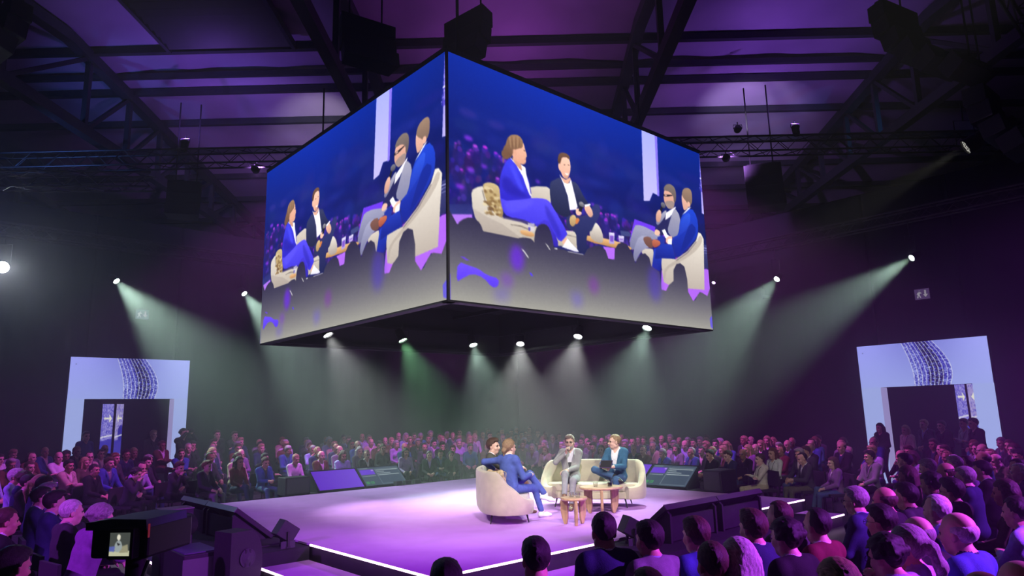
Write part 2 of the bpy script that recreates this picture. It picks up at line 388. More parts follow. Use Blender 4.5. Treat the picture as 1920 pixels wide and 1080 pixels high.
# ---------------------------------------------------------------- the picture shown on the hanging cube
def homography(src, dst):
    A = []; b = []
    for (x, y), (X, Y) in zip(src, dst):
        A += [[x,y,1,0,0,0,-X*x,-X*y],[0,0,0,x,y,1,-Y*x,-Y*y]]; b += [X, Y]
    return np.append(np.linalg.solve(np.array(A, float), np.array(b, float)), 1).reshape(3, 3)
HS = homography([(838,88),(1309,284),(1340,622),(840,566)], [(0,0),(1,0),(1,1),(0,1)])
def q_(pts, ox, oy, s):
    P = np.asarray(pts, float)/s + np.array([ox, oy]); h = np.c_[P, np.ones(len(P))] @ HS.T; return h[:, :2]/h[:, 2:]
def A_(p): return q_(p, 870, 220, 4.154)
def B_(p): return q_(p, 1080, 230, 3.2717)
def C_(p): return q_(p, 838, 380, 4.5)
def D_(p): return q_(p, 1080, 400, 4.694)
def paint_show():
    cv = Canvas(560, 315); rng = np.random.default_rng(3)
    Y = cv.y[:, None, None]; X = cv.x[None, :, None]
    top = np.array([8,42,160.]); mid = np.array([14,24,104.]); low = np.array([32,36,98.])
    t = np.clip(Y/.42, 0, 1); t2 = np.clip((Y-.42)/.3, 0, 1)
    cv.a[:] = (top*(1-t)+mid*t)*(1-t2) + low*t2
    cv.a *= (1 - .25*np.abs(X-.35))
    # soft blotches of the dark hall
    for _ in range(60):
        cv.ell(rng.random(), .15+.35*rng.random(), .02+.05*rng.random(), .01+.04*rng.random(), (20+30*rng.random(), 30+25*rng.random(), 110+50*rng.random()), alpha=.25, soft=6)
    # crowd behind: shoulders, heads and violet rim light
    for _ in range(520):
        x = rng.random(); y0 = .46+.09*x; y = y0 + .20*rng.random()**1.3
        if x < .17: y = .36+.28*rng.random()
        r = .0045+.004*rng.random()
        cv.ell(x, y+.035, r*1.9, .035, (22+20*rng.random(), 20+14*rng.random(), 80+40*rng.random()), alpha=.7, soft=1)
        cv.ell(x, y, r, r*1.9, (46+40*rng.random(), 26+20*rng.random(), 105+60*rng.random()), alpha=.8, soft=1)
        if rng.random() < .34: cv.ell(x, y-r*.9, r*.8, r*.75, (150+60*rng.random(), 30+40*rng.random(), 215), alpha=.8, soft=1)
    for x, y, r in ((.055,.34,.016),(.16,.39,.014),(.10,.44,.012),(.06,.47,.014),(.03,.55,.016),(.27,.44,.010),(.47,.475,.010),(.50,.48,.010),(.565,.50,.009)):
        cv.ell(x, y, r*.8, r*.6, (140,50,225), alpha=.8, soft=3)
    for x, y in ((.055,.235),(.14,.245)): cv.ell(x, y, .026, .016, (60,46,140), alpha=.5, soft=5)
    # lilac floor, far monitors
    cv.poly(C_([(8,88),(200,88),(205,175),(8,170)]), (165,110,225))
    cv.poly(D_([(1130,490),(1195,500),(1215,660),(1170,740),(1100,700),(1040,790),(985,680),(1000,560)]), (165,95,225))
    cv.poly(D_([(760,500),(830,560),(830,690),(755,690)]), (170,100,225))
    cv.poly(D_([(1125,270),(1180,280),(1192,490),(1135,480)]), (60,62,120), (40,42,90))
    for k in range(3): cv.poly(D_([(1125,296+k*22),(1182,310+k*22),(1183,314+k*22),(1125,300+k*22)]), (170,170,225))
    cv.poly(C_([(0,0),(8,0),(205,0),(205,90),(8,88),(0,85)]), (34,40,104), (52,60,130), alpha=.8)
    cv.poly(D_([(515,40),(700,110),(690,190),(470,250)]), (105,55,225)); cv.poly(D_([(390,145),(470,155),(490,200),(400,190)]), (58,66,120))
    # pillar and banner with arrow
    cv.poly(B_([(396,30),(490,66),(510,440),(470,420),(450,470),(415,470)]), (160,165,250), (186,178,235))
    cv.poly(B_([(476,62),(491,67),(510,440),(498,440)]), (128,110,228))
    cv.poly(B_([(749,174),(792,192),(814,570),(771,548)]), (125,112,220), (178,168,236))
    for _ in range(700):
        x = 752+rng.random()*36; y = 185+rng.random()*215; cv.poly(B_([(x,y),(x+2.2,y),(x+2.2,y+3),(x,y+3)]), (70,55,190) if rng.random() < .6 else (160,150,240), alpha=.8)
    cv.poly(B_([(754,325),(800,338),(801,344),(754,332)]), (215,210,250)); cv.poly(B_([(756,385),(803,398),(804,428),(758,412)]), (60,48,180), alpha=.7)
    cv.poly(B_([(763,222),(780,227),(778,215),(787,229),(780,240),(780,232),(763,227)]), (240,240,255))
    # grey man and blue-suited man on the far sofa --------------------------------
    be, bd, bl = (206,196,184), (158,146,138), (226,218,206)
    cv.poly(D_([(575,345),(600,308),(650,305),(690,315),(690,480),(660,470)]), be, bd, smooth=1)
    cv.poly(D_([(752,395),(800,388),(880,405),(985,330),(1060,230),(1078,160),(1100,170),(1125,220),(1140,680),(990,668),(860,615),(822,636),(780,610),(765,520)]), bl, (176,164,154), smooth=0)
    cv.poly(D_([(885,412),(985,345),(1062,250),(1092,180),(1120,220),(1085,300),(1000,380),(880,450),(800,500),(790,600),(775,560),(785,480)]), (190,178,166), (170,158,148), smooth=1)
    cv.poly(D_([(884,412),(985,338),(1060,240),(1064,246),(990,346),(888,420)]), (120,108,110))
    gr, gd = (152,152,180), (112,112,146)
    cv.poly(D_([(515,100),(545,92),(600,105),(700,160),(760,200),(700,230),(600,215),(570,200),(540,260),(510,330),(465,280)]), gr, gd, smooth=1)
    cv.poly(D_([(560,190),(640,195),(690,250),(680,290),(600,310),(560,360),(525,440),(505,380),(520,280)]), (160,160,188), gd, smooth=1)
    cv.poly(B_([(500,610),(545,560),(580,560),(572,610),(565,660),(530,690),(498,655)]), (34,34,84))
    cv.poly(B_([(552,545),(612,505),(606,530),(575,572),(548,590)]), (236,232,240))
    cv.poly(B_([(606,512),(640,570),(636,640),(620,706),(590,700),(560,660),(575,600),(590,545)]), (160,158,178), (128,128,158), smooth=1)
    cv.poly(B_([(489,600),(510,565),(556,520),(552,560),(525,600),(500,628)]), (168,166,184), gd, smooth=1)
    for k in range(9): cv.poly(B_([(560+k*8,560+k*4),(562+k*8,560+k*4),(585+k*5,690),(583+k*5,690)]), (110,110,150), alpha=.35)
    cv.poly(B_([(540,400),(568,405),(600,440),(604,490),(596,520),(568,520),(548,496),(537,462),(536,430)]), (222,170,148), (196,146,128), smooth=1)
    cv.poly(B_([(544,478),(560,470),(590,470),(604,486),(598,516),(568,522),(550,500)]), (150,130,126), smooth=1)
    cv.poly(B_([(534,396),(545,370),(572,362),(602,384),(613,425),(611,474),(600,485),(596,440),(572,412),(540,404)]), (126,112,104), (92,80,80), smooth=1)
    cv.poly(B_([(533,428),(590,433),(590,438),(560,444),(534,440)]), (30,26,36)); cv.poly(B_([(541,430),(556,432),(556,440),(541,438)]), (200,160,150))
    cv.poly(B_([(524,490),(536,500),(512,580),(500,575)]), (26,24,34)); cv.ell(*B_([(534,497)])[0], .0115, .0155, (120,118,128), (70,68,80))
    cv.poly(B_([(491,545),(512,520),(526,545),(518,600),(500,606),(490,590)]), (226,178,156), (190,140,124), smooth=1)
    cv.poly(B_([(482,660),(495,645),(520,665),(510,690),(486,685)]), (226,182,160), smooth=1)
    bs, bk = (34,62,190), (16,30,128)
    cv.poly(D_([(690,310),(720,300),(760,395),(752,500),(740,512),(675,470)]), bs, bk)
    cv.poly(D_([(705,310),(760,262),(850,270),(880,400),(760,395),(700,400)]), (30,54,172), bk)
    cv.poly(B_([(706,510),(742,570),(752,650),(742,705),(690,765),(622,838),(600,770),(596,735),(585,735),(590,702),(632,682),(636,600),(655,550)]), (28,66,200), (18,32,136), smooth=1)
    cv.poly(B_([(660,560),(700,540),(700,620),(640,690),(590,720),(590,704),(632,684),(640,610)]), (44,84,214), (24,44,160), smooth=1)
    cv.poly(B_([(700,600),(745,650),(700,740),(640,800),(660,720)]), (14,28,120), alpha=.55, smooth=1)
    cv.poly(B_([(650,558),(688,514),(706,508),(672,542)]), (240,238,244))
    cv.poly(B_([(646,430),(655,420),(690,440),(692,512),(662,534),(654,505),(647,470)]), (226,178,156), (206,156,138), smooth=1)
    cv.poly(B_([(645,425),(655,394),(680,387),(702,400),(711,440),(709,492),(690,500),(672,470),(655,450)]), (152,124,104), (120,96,84), smooth=1)
    cv.ell(*B_([(690,492)])[0], .008, .016, (222,172,150))
    cv.poly(B_([(528,655),(546,647),(562,682),(580,694),(568,720),(548,700)]), (236,234,240))
    cv.poly(B_([(552,704),(575,690),(594,694),(588,742),(556,738)]), (228,184,162), smooth=1); cv.poly(B_([(566,712),(588,706),(590,744),(566,742)]), (236,234,242))
    cv.poly(B_([(500,700),(530,684),(548,712),(544,740),(515,745)]), (30,48,150))
    cv.poly(B_([(411,702),(436,692),(468,704),(478,765),(455,768),(425,742)]), (124,84,74), (100,66,60), smooth=1)
    cv.poly(B_([(466,708),(515,718),(522,742),(500,760),(474,764)]), (190,108,78), (150,70,56), smooth=1)
    # coffee table and glasses
    cv.poly(B_([(34,690),(60,684),(262,725),(335,758),(346,776),(320,778),(236,766),(60,722)]), (226,180,124), (176,126,76), smooth=1)
    cv.poly(B_([(168,757),(240,768),(238,840),(192,834)]), (168,100,226))
    for a, b in ((203,237),(262,296)):
        y0, y1 = (668,742) if a < 210 else (688,730)
        cv.poly(B_([(a,y0),(b,y0+4),(b-2,y1),(a+3,y1-2)]), (212,206,232), (160,140,200)); cv.poly(B_([(a+5,y0+20),(b-5,y0+22),(b-6,y1-14),(a+7,y1-16)]), (120,80,190)); 
    # near sofa, woman in blue suit, man in navy jacket ---------------------------------
    cv.poly(A_([(505,532),(560,522),(640,526),(668,545),(672,660),(520,640)]), be, (188,176,162))
    cv.poly(B_([(78,668),(100,620),(122,603),(150,640),(168,690),(165,742),(100,720)]), bl, bd, smooth=1)
    cv.poly(A_([(300,765),(480,800),(560,835),(700,870),(892,885),(888,1030),(760,1000),(600,990),(440,940),(300,900)]), be, (172,160,146))
    cv.poly(A_([(560,850),(700,880),(890,930),(890,936),(700,890),(560,858)]), (130,120,116)); cv.poly(A_([(330,822),(440,836),(520,872),(515,878),(430,845),(330,828)]), (130,118,110))
    cv.poly(A_([(47,580),(58,548),(95,528),(135,520),(160,600),(215,700),(300,772),(380,850),(455,925),(440,942),(300,915),(140,882),(75,770),(55,690)]), (214,206,194), (184,172,160), smooth=0)
    cv.poly(A_([(62,700),(160,760),(300,830),(440,938),(300,915),(140,882),(75,770)]), (176,164,154), (160,148,140), alpha=.7)
    cv.poly(A_([(136,545),(160,640),(215,705),(300,776),(296,782),(210,714),(152,645),(130,560)]), (140,130,122))
    cv.poly(A_([(134,520),(150,496),(190,489),(235,502),(270,532),(284,640),(302,768),(262,768),(210,712),(165,640)]), (196,174,128), (150,122,76), smooth=1)
    for _ in range(70):
        x = 150+rng.random()*130; y = 500+rng.random()*260
        if y > 480+(x-150)*1.2 and y < 760-(280-x)*.2: cv.ell(*A_([(x,y)])[0], .004+.004*rng.random(), .006, [(120,90,54),(214,196,156),(96,66,40)][rng.integers(3)], alpha=.6)
    blu, bld, blh = (58,48,206), (30,24,140), (84,74,232)
    cv.poly(A_([(545,815),(640,770),(700,880),(742,1000),(700,1012),(660,930),(560,845)]), (66,52,206), (46,34,160), smooth=1)
    cv.poly(A_([(266,570),(300,630),(470,616),(600,616),(655,634),(692,690),(808,895),(790,930),(745,975),(690,880),(640,775),(560,835),(460,790),(330,765),(292,715)]), blh, blu, smooth=1)
    cv.poly(A_([(300,640),(470,622),(560,640),(480,700),(380,740),(320,720)]), (94,86,236), alpha=.5, smooth=1, soft=3)
    cv.poly(A_([(620,660),(660,700),(760,900),(740,950),(690,860),(640,760)]), bld, alpha=.4, smooth=1, soft=3)
    cv.poly(A_([(300,760),(460,790),(560,835),(540,850),(440,810),(300,780)]), (30,22,90), alpha=.8)
    cv.poly(A_([(352,290),(318,325),(290,385),(272,450),(268,560),(285,640),(460,626),(525,614),(505,580),(480,520),(452,430),(402,345)]), (60,62,224), (44,36,186), smooth=1)
    cv.poly(A_([(276,455),(330,440),(400,530),(480,590),(510,610),(400,612),(300,560)]), bld, alpha=.55, smooth=1, soft=4)
    cv.poly(A_([(340,330),(390,370),(430,470),(470,560),(440,560),(390,470)]), (76,78,240), alpha=.6, smooth=1, soft=3)
    cv.poly(A_([(484,440),(502,480),(520,585),(504,580),(486,500)]), (40,34,170))
    cv.poly(A_([(438,348),(472,372),(480,430),(500,500),(512,572),(528,614),(505,590),(470,500),(446,420)]), (242,238,236), (220,214,228))
    cv.poly(A_([(350,285),(378,318),(440,392),(462,470),(450,440),(400,352),(356,300)]), (246,242,240))
    cv.poly(A_([(366,286),(400,315),(440,346),(446,400),(410,366),(376,318)]), (212,158,132), (190,136,112), smooth=1)
    cv.poly(A_([(446,160),(462,190),(468,225),(486,278),(474,298),(479,325),(466,346),(434,347),(400,320),(370,290),(372,240),(395,225)]), (234,182,156), (214,156,130), smooth=1)
    cv.poly(A_([(458,232),(470,236),(470,243),(458,240)]), (70,46,46)); cv.poly(A_([(462,306),(478,303),(474,311)]), (176,92,86))
    cv.poly(A_([(290,258),(300,210),(318,188),(326,150),(346,120),(378,109),(420,117),(442,140),(454,170),(450,218),(412,222),(382,236),(372,262),(366,288),(332,302),(300,296)]), (156,120,90), (98,68,52), smooth=1)
    for k in range(7): cv.poly(A_([(330+k*16,125),(335+k*16,120),(350+k*13,215),(342+k*13,220)]), (184,148,112) if k % 2 else (110,78,58), alpha=.5, smooth=1)
    cv.ell(*A_([(316,268)])[0], .013, .02, (112,80,60)); cv.ell(*A_([(388,250)])[0], .006, .013, (216,160,134))
    cv.poly(A_([(290,290),(310,300),(300,340),(292,330)]), (130,98,76), alpha=.7)
    cv.poly(A_([(762,965),(790,928),(804,945),(778,1000)]), (222,170,144)); cv.poly(A_([(770,1000),(805,940),(832,975),(904,1048),(870,1047),(762,1008)]), (246,246,250), (214,212,226))
    nv, nd = (52,58,98), (30,34,66)
    cv.poly(A_([(664,490),(700,470),(742,448),(770,505),(805,600),(820,715),(835,745),(790,775),(720,735),(688,690),(664,600)]), nv, nd, smooth=1)
    cv.poly(A_([(828,478),(872,494),(896,530),(925,595),(975,672),(905,694),(876,692),(852,590),(826,510)]), nv, nd, smooth=1)
    cv.poly(A_([(738,425),(770,500),(805,600),(822,712),(872,708),(882,684),(862,600),(842,520),(830,468),(815,500),(785,492),(755,450)]), (246,243,244), (226,222,234))
    cv.poly(A_([(748,445),(790,470),(822,450),(828,470),(806,505),(776,492)]), (222,170,146))
    cv.poly(A_([(745,335),(755,290),(800,293),(821,315),(827,380),(820,420),(808,455),(790,467),(765,445),(748,402),(734,388),(727,345)]), (240,194,170), (222,166,144), smooth=1)
    cv.poly(A_([(724,330),(728,275),(750,253),(786,257),(816,280),(823,314),(790,290),(757,292),(748,332),(742,345)]), (112,80,62), (82,56,46), smooth=1)
    cv.poly(A_([(772,348),(786,350),(786,354),(772,353)]), (70,48,44)); cv.poly(A_([(804,350),(818,352),(818,356),(804,355)]), (70,48,44)); cv.poly(A_([(778,416),(814,422),(800,436)]), (246,236,232)); cv.poly(A_([(768,430),(790,440),(812,436),(806,458),(786,464)]), (190,140,120), alpha=.6, smooth=1)
    cv.poly(A_([(790,775),(835,745),(905,765),(1000,740),(1035,700),(1010,870),(945,900),(958,1010),(940,1062),(900,1052),(882,900),(800,855)]), (52,56,104), (30,34,74), smooth=1)
    cv.poly(B_([(0,590),(70,570),(106,494),(136,488),(152,525),(140,575),(100,640),(68,672),(60,795),(10,800),(0,700)]), (48,54,110), (30,34,80), smooth=1)
    cv.poly(B_([(0,365),(18,395),(66,490),(40,505),(0,480)]), nv, nd)
    cv.poly(B_([(48,505),(74,488),(100,530),(104,566),(82,576),(56,535)]), (232,190,168), (204,150,130), smooth=1); cv.poly(B_([(50,495),(86,487),(88,497),(54,508)]), (240,238,244))
    cv.poly(A_([(866,705),(895,696),(918,735),(905,755),(872,752)]), (230,186,162), smooth=1); cv.ell(*A_([(914,668)])[0], .010, .013, (150,148,154), (80,78,88)); cv.poly(A_([(902,680),(926,690),(912,728),(890,718)]), (26,26,36))
    cv.poly(A_([(818,775),(846,745),(870,760),(876,812),(850,847),(824,832)]), (206,178,128), (166,132,88), smooth=1); cv.poly(A_([(868,772),(902,782),(890,812),(868,832)]), (204,120,66), smooth=1)
    cv.poly(A_([(425,880),(450,868),(545,895),(540,932),(450,912)]), (222,176,124), (180,130,84), smooth=1); cv.poly(A_([(492,815),(545,820),(545,880),(500,885)]), (206,200,214), alpha=.7); cv.poly(A_([(496,850),(512,850),(512,880),(498,880)]), (80,70,170))
    # people in front of the filming camera: dark heads that fade to grey haze below
    def sil(p, sm=1, lift=0):
        P = np.asarray(p, float)
        for _ in range(sm):
            Q = np.roll(P, -1, 0); P = np.stack([.75*P+.25*Q, .25*P+.75*Q], 1).reshape(-1, 2)
        def g(Y):
            t = np.clip((Y-.60)/.40, 0, 1)[..., None]**1.5; return np.array([40,36,66.])*(1-t) + np.array([150,148,140.])*t
        cv.poly(P, g)
    outline = [(0,.655)] + [tuple(a) for a in C_([(70,172),(300,235),(610,300),(730,330),(890,372),(1160,440)])] + [tuple(a) for a in D_([(75,362),(100,312),(160,286),(212,282),(262,322),(288,402),(342,410),(346,312),(372,266),(410,250),(452,272),(500,350),(527,445),(542,400),(572,360),(612,350),(650,390),(668,466),(742,520),(762,680),(802,690),(824,640),(866,600),(864,500),(890,446),(922,438),(960,470),(986,582),(996,700),(1042,782),(1062,772),(1082,722),(1112,702),(1166,736),(1196,640)])] + [(1.0,.80),(1.0,1.0),(0,1.0)]
    sil(outline, 0)
    sil(C_([(60,430),(62,200),(100,140),(180,110),(250,140),(292,210),(300,330),(280,440)]))
    sil(C_([(730,330),(742,215),(780,172),(830,172),(866,215),(895,330),(900,400),(740,400)]))
    sil(C_([(560,330),(590,295),(650,288),(720,305),(740,360),(640,420)]))
    cv.poly(C_([(76,500),(180,540),(250,562),(330,622),(432,650),(425,722),(372,732),(300,642),(200,606),(112,652),(64,684)]), (104,74,236), (84,56,220), smooth=1)
    cv.poly(C_([(95,455),(130,462),(185,495),(150,492)]), (98,60,225), alpha=.8)
    cv.ell(*C_([(585,470)])[0], .022, .055, (100,40,215), alpha=.75, soft=8)
    cv.ell(*C_([(500,660)])[0], .02, .03, (116,62,190), alpha=.5, soft=8)
    cv.poly(C_([(380,730),(520,735),(520,840),(400,845)]), (96,80,190), alpha=.4, soft=10); cv.poly(C_([(1040,770),(1140,770),(1150,880),(1080,900)]), (100,86,200), alpha=.45, soft=10)
    cv.poly(C_([(690,595),(710,600),(726,630),(705,625)]), (80,60,220)); cv.poly(C_([(618,382),(650,405),(690,470),(680,470),(645,420)]), (220,218,214), alpha=.8, smooth=1); cv.poly(C_([(826,338),(850,360),(872,400),(862,396)]), (230,228,220), alpha=.8)
    cv.ell(*D_([(700,620)])[0], .03, .09, (70,50,190), alpha=.5, soft=12); cv.ell(*D_([(160,640)])[0], .02, .04, (120,50,160), alpha=.5, soft=8)
    cv.poly(D_([(1190,940),(1222,900),(1230,1042),(1200,1020)]), (86,74,220), alpha=.8); cv.poly(C_([(905,382),(930,384),(930,392),(905,390)]), (230,230,226)); cv.poly(C_([(1020,408),(1155,436),(1150,442),(1020,414)]), (170,168,176))
    cv.poly(C_([(0,640),(14,600),(14,840),(0,840)]), (86,64,220), alpha=.6)
    g = cv.grid(); g += rng.normal(0, 2.2, g.shape[:2])[..., None]
    return np.clip(g, 0, 255)
show = paint_show()
M_show = picture_mat('show_picture', 1.38)
show_mesh = picture_mesh('show_picture', show); show_mesh.materials.append(M_show)
CA, CB, CZ, CHH = -3.15, -3.35, 3.604, 3.72     # near corner of the cube in arena axes, underside height, screen height
CS = 6.51
cube = empty('video_cube', W(CA + CS/2, CB + CS/2, CZ), ARENA_Z)
tag(cube, 'huge hanging cube of video walls showing four people in talk', 'video cube')
h_ = CS/2
def screen(name, rz, n):
    o = bpy.data.objects.new('screen', show_mesh); link(o, cube)
    o.rotation_euler = (0, 0, rz); o.scale = (CS-.07, 1, CHH-.05)
    q = Matrix.Rotation(rz, 3, 'Z') @ Vector((-h_+.035, -h_, .025)); o.location = q
    o['label'] = n
screen('a', 0, 'screen turned to the audience on the side of the coffee table'); screen('b', -math.pi/2, 'screen turned to the audience on the side of the steps')
# hollow black body: four walls, roof, bottom frame, corner posts
for rz in (0, math.pi/2, math.pi, -math.pi/2):
    p = MB().box(-h_+.012, h_-.012, -h_+.012, -h_+.16, 0, CHH).build('screen_wall', M_black, cube); p.rotation_euler = (0, 0, rz)
    f = MB().box(-h_+.2, h_-.2, -h_+.2, -h_+.26, .04, .10).box(-h_+.2, h_-.2, -h_+.2, -h_+.26, .5, .56).build('bottom_rail', M_blackmetal, cube); f.rotation_euler = (0, 0, rz)
MB().box(-h_, h_, -h_, h_, CHH, CHH+.06).build('top_panel', M_black, cube)
MB().box(-h_+.17, h_-.17, -h_+.17, h_-.17, 1.1, 1.14).build('inner_ceiling', M_black, cube)
for x in (-1.6, 0, 1.6):
    MB().box(x-.04, x+.04, -h_+.17, h_-.17, .86, .94).build('cross_rail', M_blackmetal, cube)
for x, y in ((-2.4,-2.4),(2.4,-2.4),(2.4,2.4),(-2.4,2.4)):
    MB().tube([(x,y,CHH),(x,y,8.2-CZ+1.0)], .02, 6).build('hoist_cable', M_blackmetal, cube)
    MB().box(x-.14, x+.14, y-.14, y+.14, CHH+.05, CHH+.55).build('hoist_motor', M_black, cube)

# ---------------------------------------------------------------- light portals around the two doorways
def paint_portal():
    cv = Canvas(300, 130); rng = np.random.default_rng(5)
    X = cv.x[None, :, None]; Y = cv.y[:, None, None]
    cv.a[:] = np.array([150,156,248.])*(1-X*.25) + np.array([182,190,255.])*X*.25 + 18*np.cos(6*X)*np.ones_like(Y)
    cv.a[:] = cv.a*(1-Y*.8) + np.array([166,182,246.])*Y*.8
    band = lambda s, t: (.37 + .07*math.sin(min(1, t*1.05)*1.75)*1.0 + s*(.235 + .055*math.sin(t*2.6)) , t)
    for k in range(5200):
        s_, t_ = rng.random(), rng.random(); x, y = band(s_, t_); d = math.exp(-((s_-.6)/.28)**2); r = .0022+.0026*rng.random()
        if rng.random() < .25 + .75*d: cv.poly([(x-r,y-r*2),(x+r,y-r*2),(x+r,y+r*2),(x-r,y+r*2)], (14,14,50) if d > .6 and rng.random() < .6 else (50,46,170), alpha=.95)
    for k in range(10):
        s_ = k/9; P = [band(s_, t/24) for t in range(25)]
        for a, b in zip(P, P[1:]): cv.poly([(a[0]-.0022,a[1]),(a[0]+.0022,a[1]),(b[0]+.0022,b[1]),(b[0]-.0022,b[1])], (246,250,255))
    cv.ell(.045, .17, .004, .009, (30,30,90))
    return cv.grid()
portal_img = paint_portal()
M_portal = picture_mat('portal_picture', .95)
pm = picture_mesh('portal_header', portal_img); pm.materials.append(M_portal)
M_portal_side = emission_mat('portal_side_light', L(170,186,246), .92); M_reveal = emission_mat('portal_reveal_light', L(176,166,226), .72)
def paint_banner(flip):
    cv = Canvas(40, 150); rng = np.random.default_rng(9+flip); X = cv.x[None, :, None]; Y = cv.y[:, None, None]
    cv.a[:] = np.array([146,138,226.]) if not flip else np.array([170,158,216.])
    if not flip: cv.poly([(0,.62),(1,.60),(1,1),(0,1)], (200,204,226), (206,214,214))
    for k in range(900 if not flip else 420):
        x, y = rng.random(), rng.random()*.66; 
        cv.poly([(x,y),(x+.05,y),(x+.05,y+.012),(x,y+.012)], (66,60,190) if rng.random() < .6 else (190,186,244), alpha=.8)
    cv.poly([(0,.42),(1,.39),(1,.56),(0,.60)], (50,44,170), alpha=.85)
    if flip: cv.ell(.8,.33,.4,.09,(48,44,160)); cv.poly([(0,.60),(1,.58),(1,1),(0,1)], (120,112,206), alpha=.6)
    cv.poly([(0,.37),(1,.345),(1,.36),(0,.385)], (240,240,250))
    a = np.array([(.2,.155),(.7,.155),(.62,.125),(.7,.125),(.9,.165),(.7,.205),(.62,.205),(.7,.175),(.2,.175)])
    if flip: a[:, 0] = 1.05-a[:, 0]
    cv.poly(a, (248,248,225))
    return cv.grid()
M_banner = picture_mat('banner_picture', .9)
bme = [picture_mesh('banner', paint_banner(i)) for i in (0, 1)]
for b_ in bme: b_.materials.append(M_banner)
def portal(origin, rz, wid, z, o0, o1, oz, label, banners, reveal_right):
    t = empty('light_portal', origin, rz); tag(t, label, 'portal', 'lit door portals')
    hd = bpy.data.objects.new('header', pm); link(hd, t); hd.location = (0, -.001, oz); hd.scale = (wid, 1, z-oz)
    MB().box(0, o0, -.001, .03, 0, oz).build('side_panel', M_portal_side, t); MB().box(o1, wid, -.001, .03, 0, oz).build('side_panel', M_portal_side, t)
    MB().box(0, wid, .035, .30, oz+.01, z).box(0, o0, .035, .30, 0, oz).box(o1, wid, .035, .30, 0, oz).build('frame', M_black, t)
    MB().box(o1-.012, o1, .0, .42, 0, oz).build('reveal', M_reveal, t) if reveal_right else MB().box(o0, o0+.012, .0, .42, 0, oz).build('reveal', M_reveal, t)
    for k, (x0, x1, d) in enumerate(banners):
        b = empty('arrow_banner', (0,0,0)); b.matrix_world = t_mat(origin, rz) @ Matrix.Translation((x0, d, .1))
        o = bpy.data.objects.new('print', bme[k]); link(o, b); o.scale = (x1-x0, 1, 2.58)
        MB().box(0, x1-x0, .004, .06, 0, 2.6).build('board', M_black, b)
        tag(b, 'tall lilac banner with %s arrow inside the %s' % (('rightward','leftward')[k], label.split('portal ')[1].replace('with', 'doorway with').replace('beside', 'doorway beside')), 'banner', 'arrow banners')
def t_mat(o, rz): return Matrix.Translation(o) @ Matrix.Rotation(rz, 4, 'Z')
portal(W(PL['u0'], WALL-.25), ARENA_Z, PL['u1']-PL['u0'], PL['z'], PL['ou0']-PL['u0'], PL['ou1']-PL['u0'], PL['oz'],
       'glowing lilac door portal beside the bright flare lamp', [(1.06, 1.36, .9), (1.45, 1.64, 1.0)], True)
portal(W(WALL-.25, PR['v0']), ARENA_Z-math.pi/2, PR['v0']-PR['v1'], PR['z'], PR['v0']-PR['ov0'], PR['v0']-PR['ov1'], PR['oz'],
       'glowing lilac door portal with guests standing before it', [(2.02, 2.26, 1.0), (2.34, 2.72, .9)], False)
# ---------------------------------------------------------------- figures: blended solids meshed into one continuous surface
def vn(a): a = np.asarray(a, float); return a/(np.linalg.norm(a)+1e-12)
class Field:
    def __init__(s): s.p = []; s.cuts = []
    def cone(s, a, b, ra, rb, k=.03, zone=0):
        a = np.asarray(a, float); b = np.asarray(b, float); r = max(ra, rb)
        def f(P, a=a, b=b, ra=ra, rb=rb):
            d = b-a; t = np.clip(((P-a)@d)/(d@d+1e-12), 0, 1); return np.linalg.norm(P-a-t[..., None]*d, axis=-1) - (ra+(rb-ra)*t)
        s.p.append((f, np.minimum(a, b)-r, np.maximum(a, b)+r, k, zone)); return s
    def ell(s, c, r, R=None, k=.03, zone=0):
        c = np.asarray(c, float); r = np.asarray(r, float); R = np.eye(3) if R is None else np.asarray(R, float); m = r.max()
        def f(P, c=c, r=r, R=R):
            q = (P-c)@R; k0 = np.linalg.norm(q/r, axis=-1); k1 = np.linalg.norm(q/(r*r), axis=-1); return k0*(k0-1)/(k1+1e-9)
        s.p.append((f, c-m, c+m, k, zone)); return s
    def cut(s, f): s.cuts.append(f); return s
    def mesh(s, h, noise=None):
        lo = np.min([p[1] for p in s.p], 0)-2.5*h; hi = np.max([p[2] for p in s.p], 0)+2.5*h
        n = np.ceil((hi-lo)/h).astype(int)+1; D = np.full(n, 1.0, np.float32)
        ax = [lo[i]+h*np.arange(n[i]) for i in range(3)]
        for f, a, b, k, z in s.p:
            i0 = np.maximum(0, np.floor((a-k-lo)/h).astype(int)-1); i1 = np.minimum(n, np.ceil((b+k-lo)/h).astype(int)+2)
            sl = tuple(slice(i0[i], i1[i]) for i in range(3))
            G = np.stack(np.meshgrid(*[ax[i][sl[i]] for i in range(3)], indexing='ij'), -1)
            d = f(G); c = D[sl]; hh = np.maximum(k-np.abs(c-d), 0)/k if k > 0 else 0
            D[sl] = np.minimum(c, d) - hh*hh*k*.25
        if noise is not None or s.cuts:
            m = np.abs(D) < 6*h; idx = np.argwhere(D < 3*h); P = lo+h*idx; d = D[tuple(idx.T)].astype(float)
            if noise is not None: d = d + noise(P)
            for c in s.cuts: d = np.maximum(d, -c(P))
            D[tuple(idx.T)] = d
        return nets(D, lo, h)
    def zones(s, C):
        best = np.full(len(C), 9e9); z = np.zeros(len(C), np.int32)
        for f, a, b, k, zo in s.p:
            m = np.all((C > a-.03) & (C < b+.03), 1)
            if not m.any(): continue
            d = f(C[m]); i = np.where(m)[0]; w_ = d < best[i]; best[i[w_]] = d[w_]; z[i[w_]] = zo
        return z
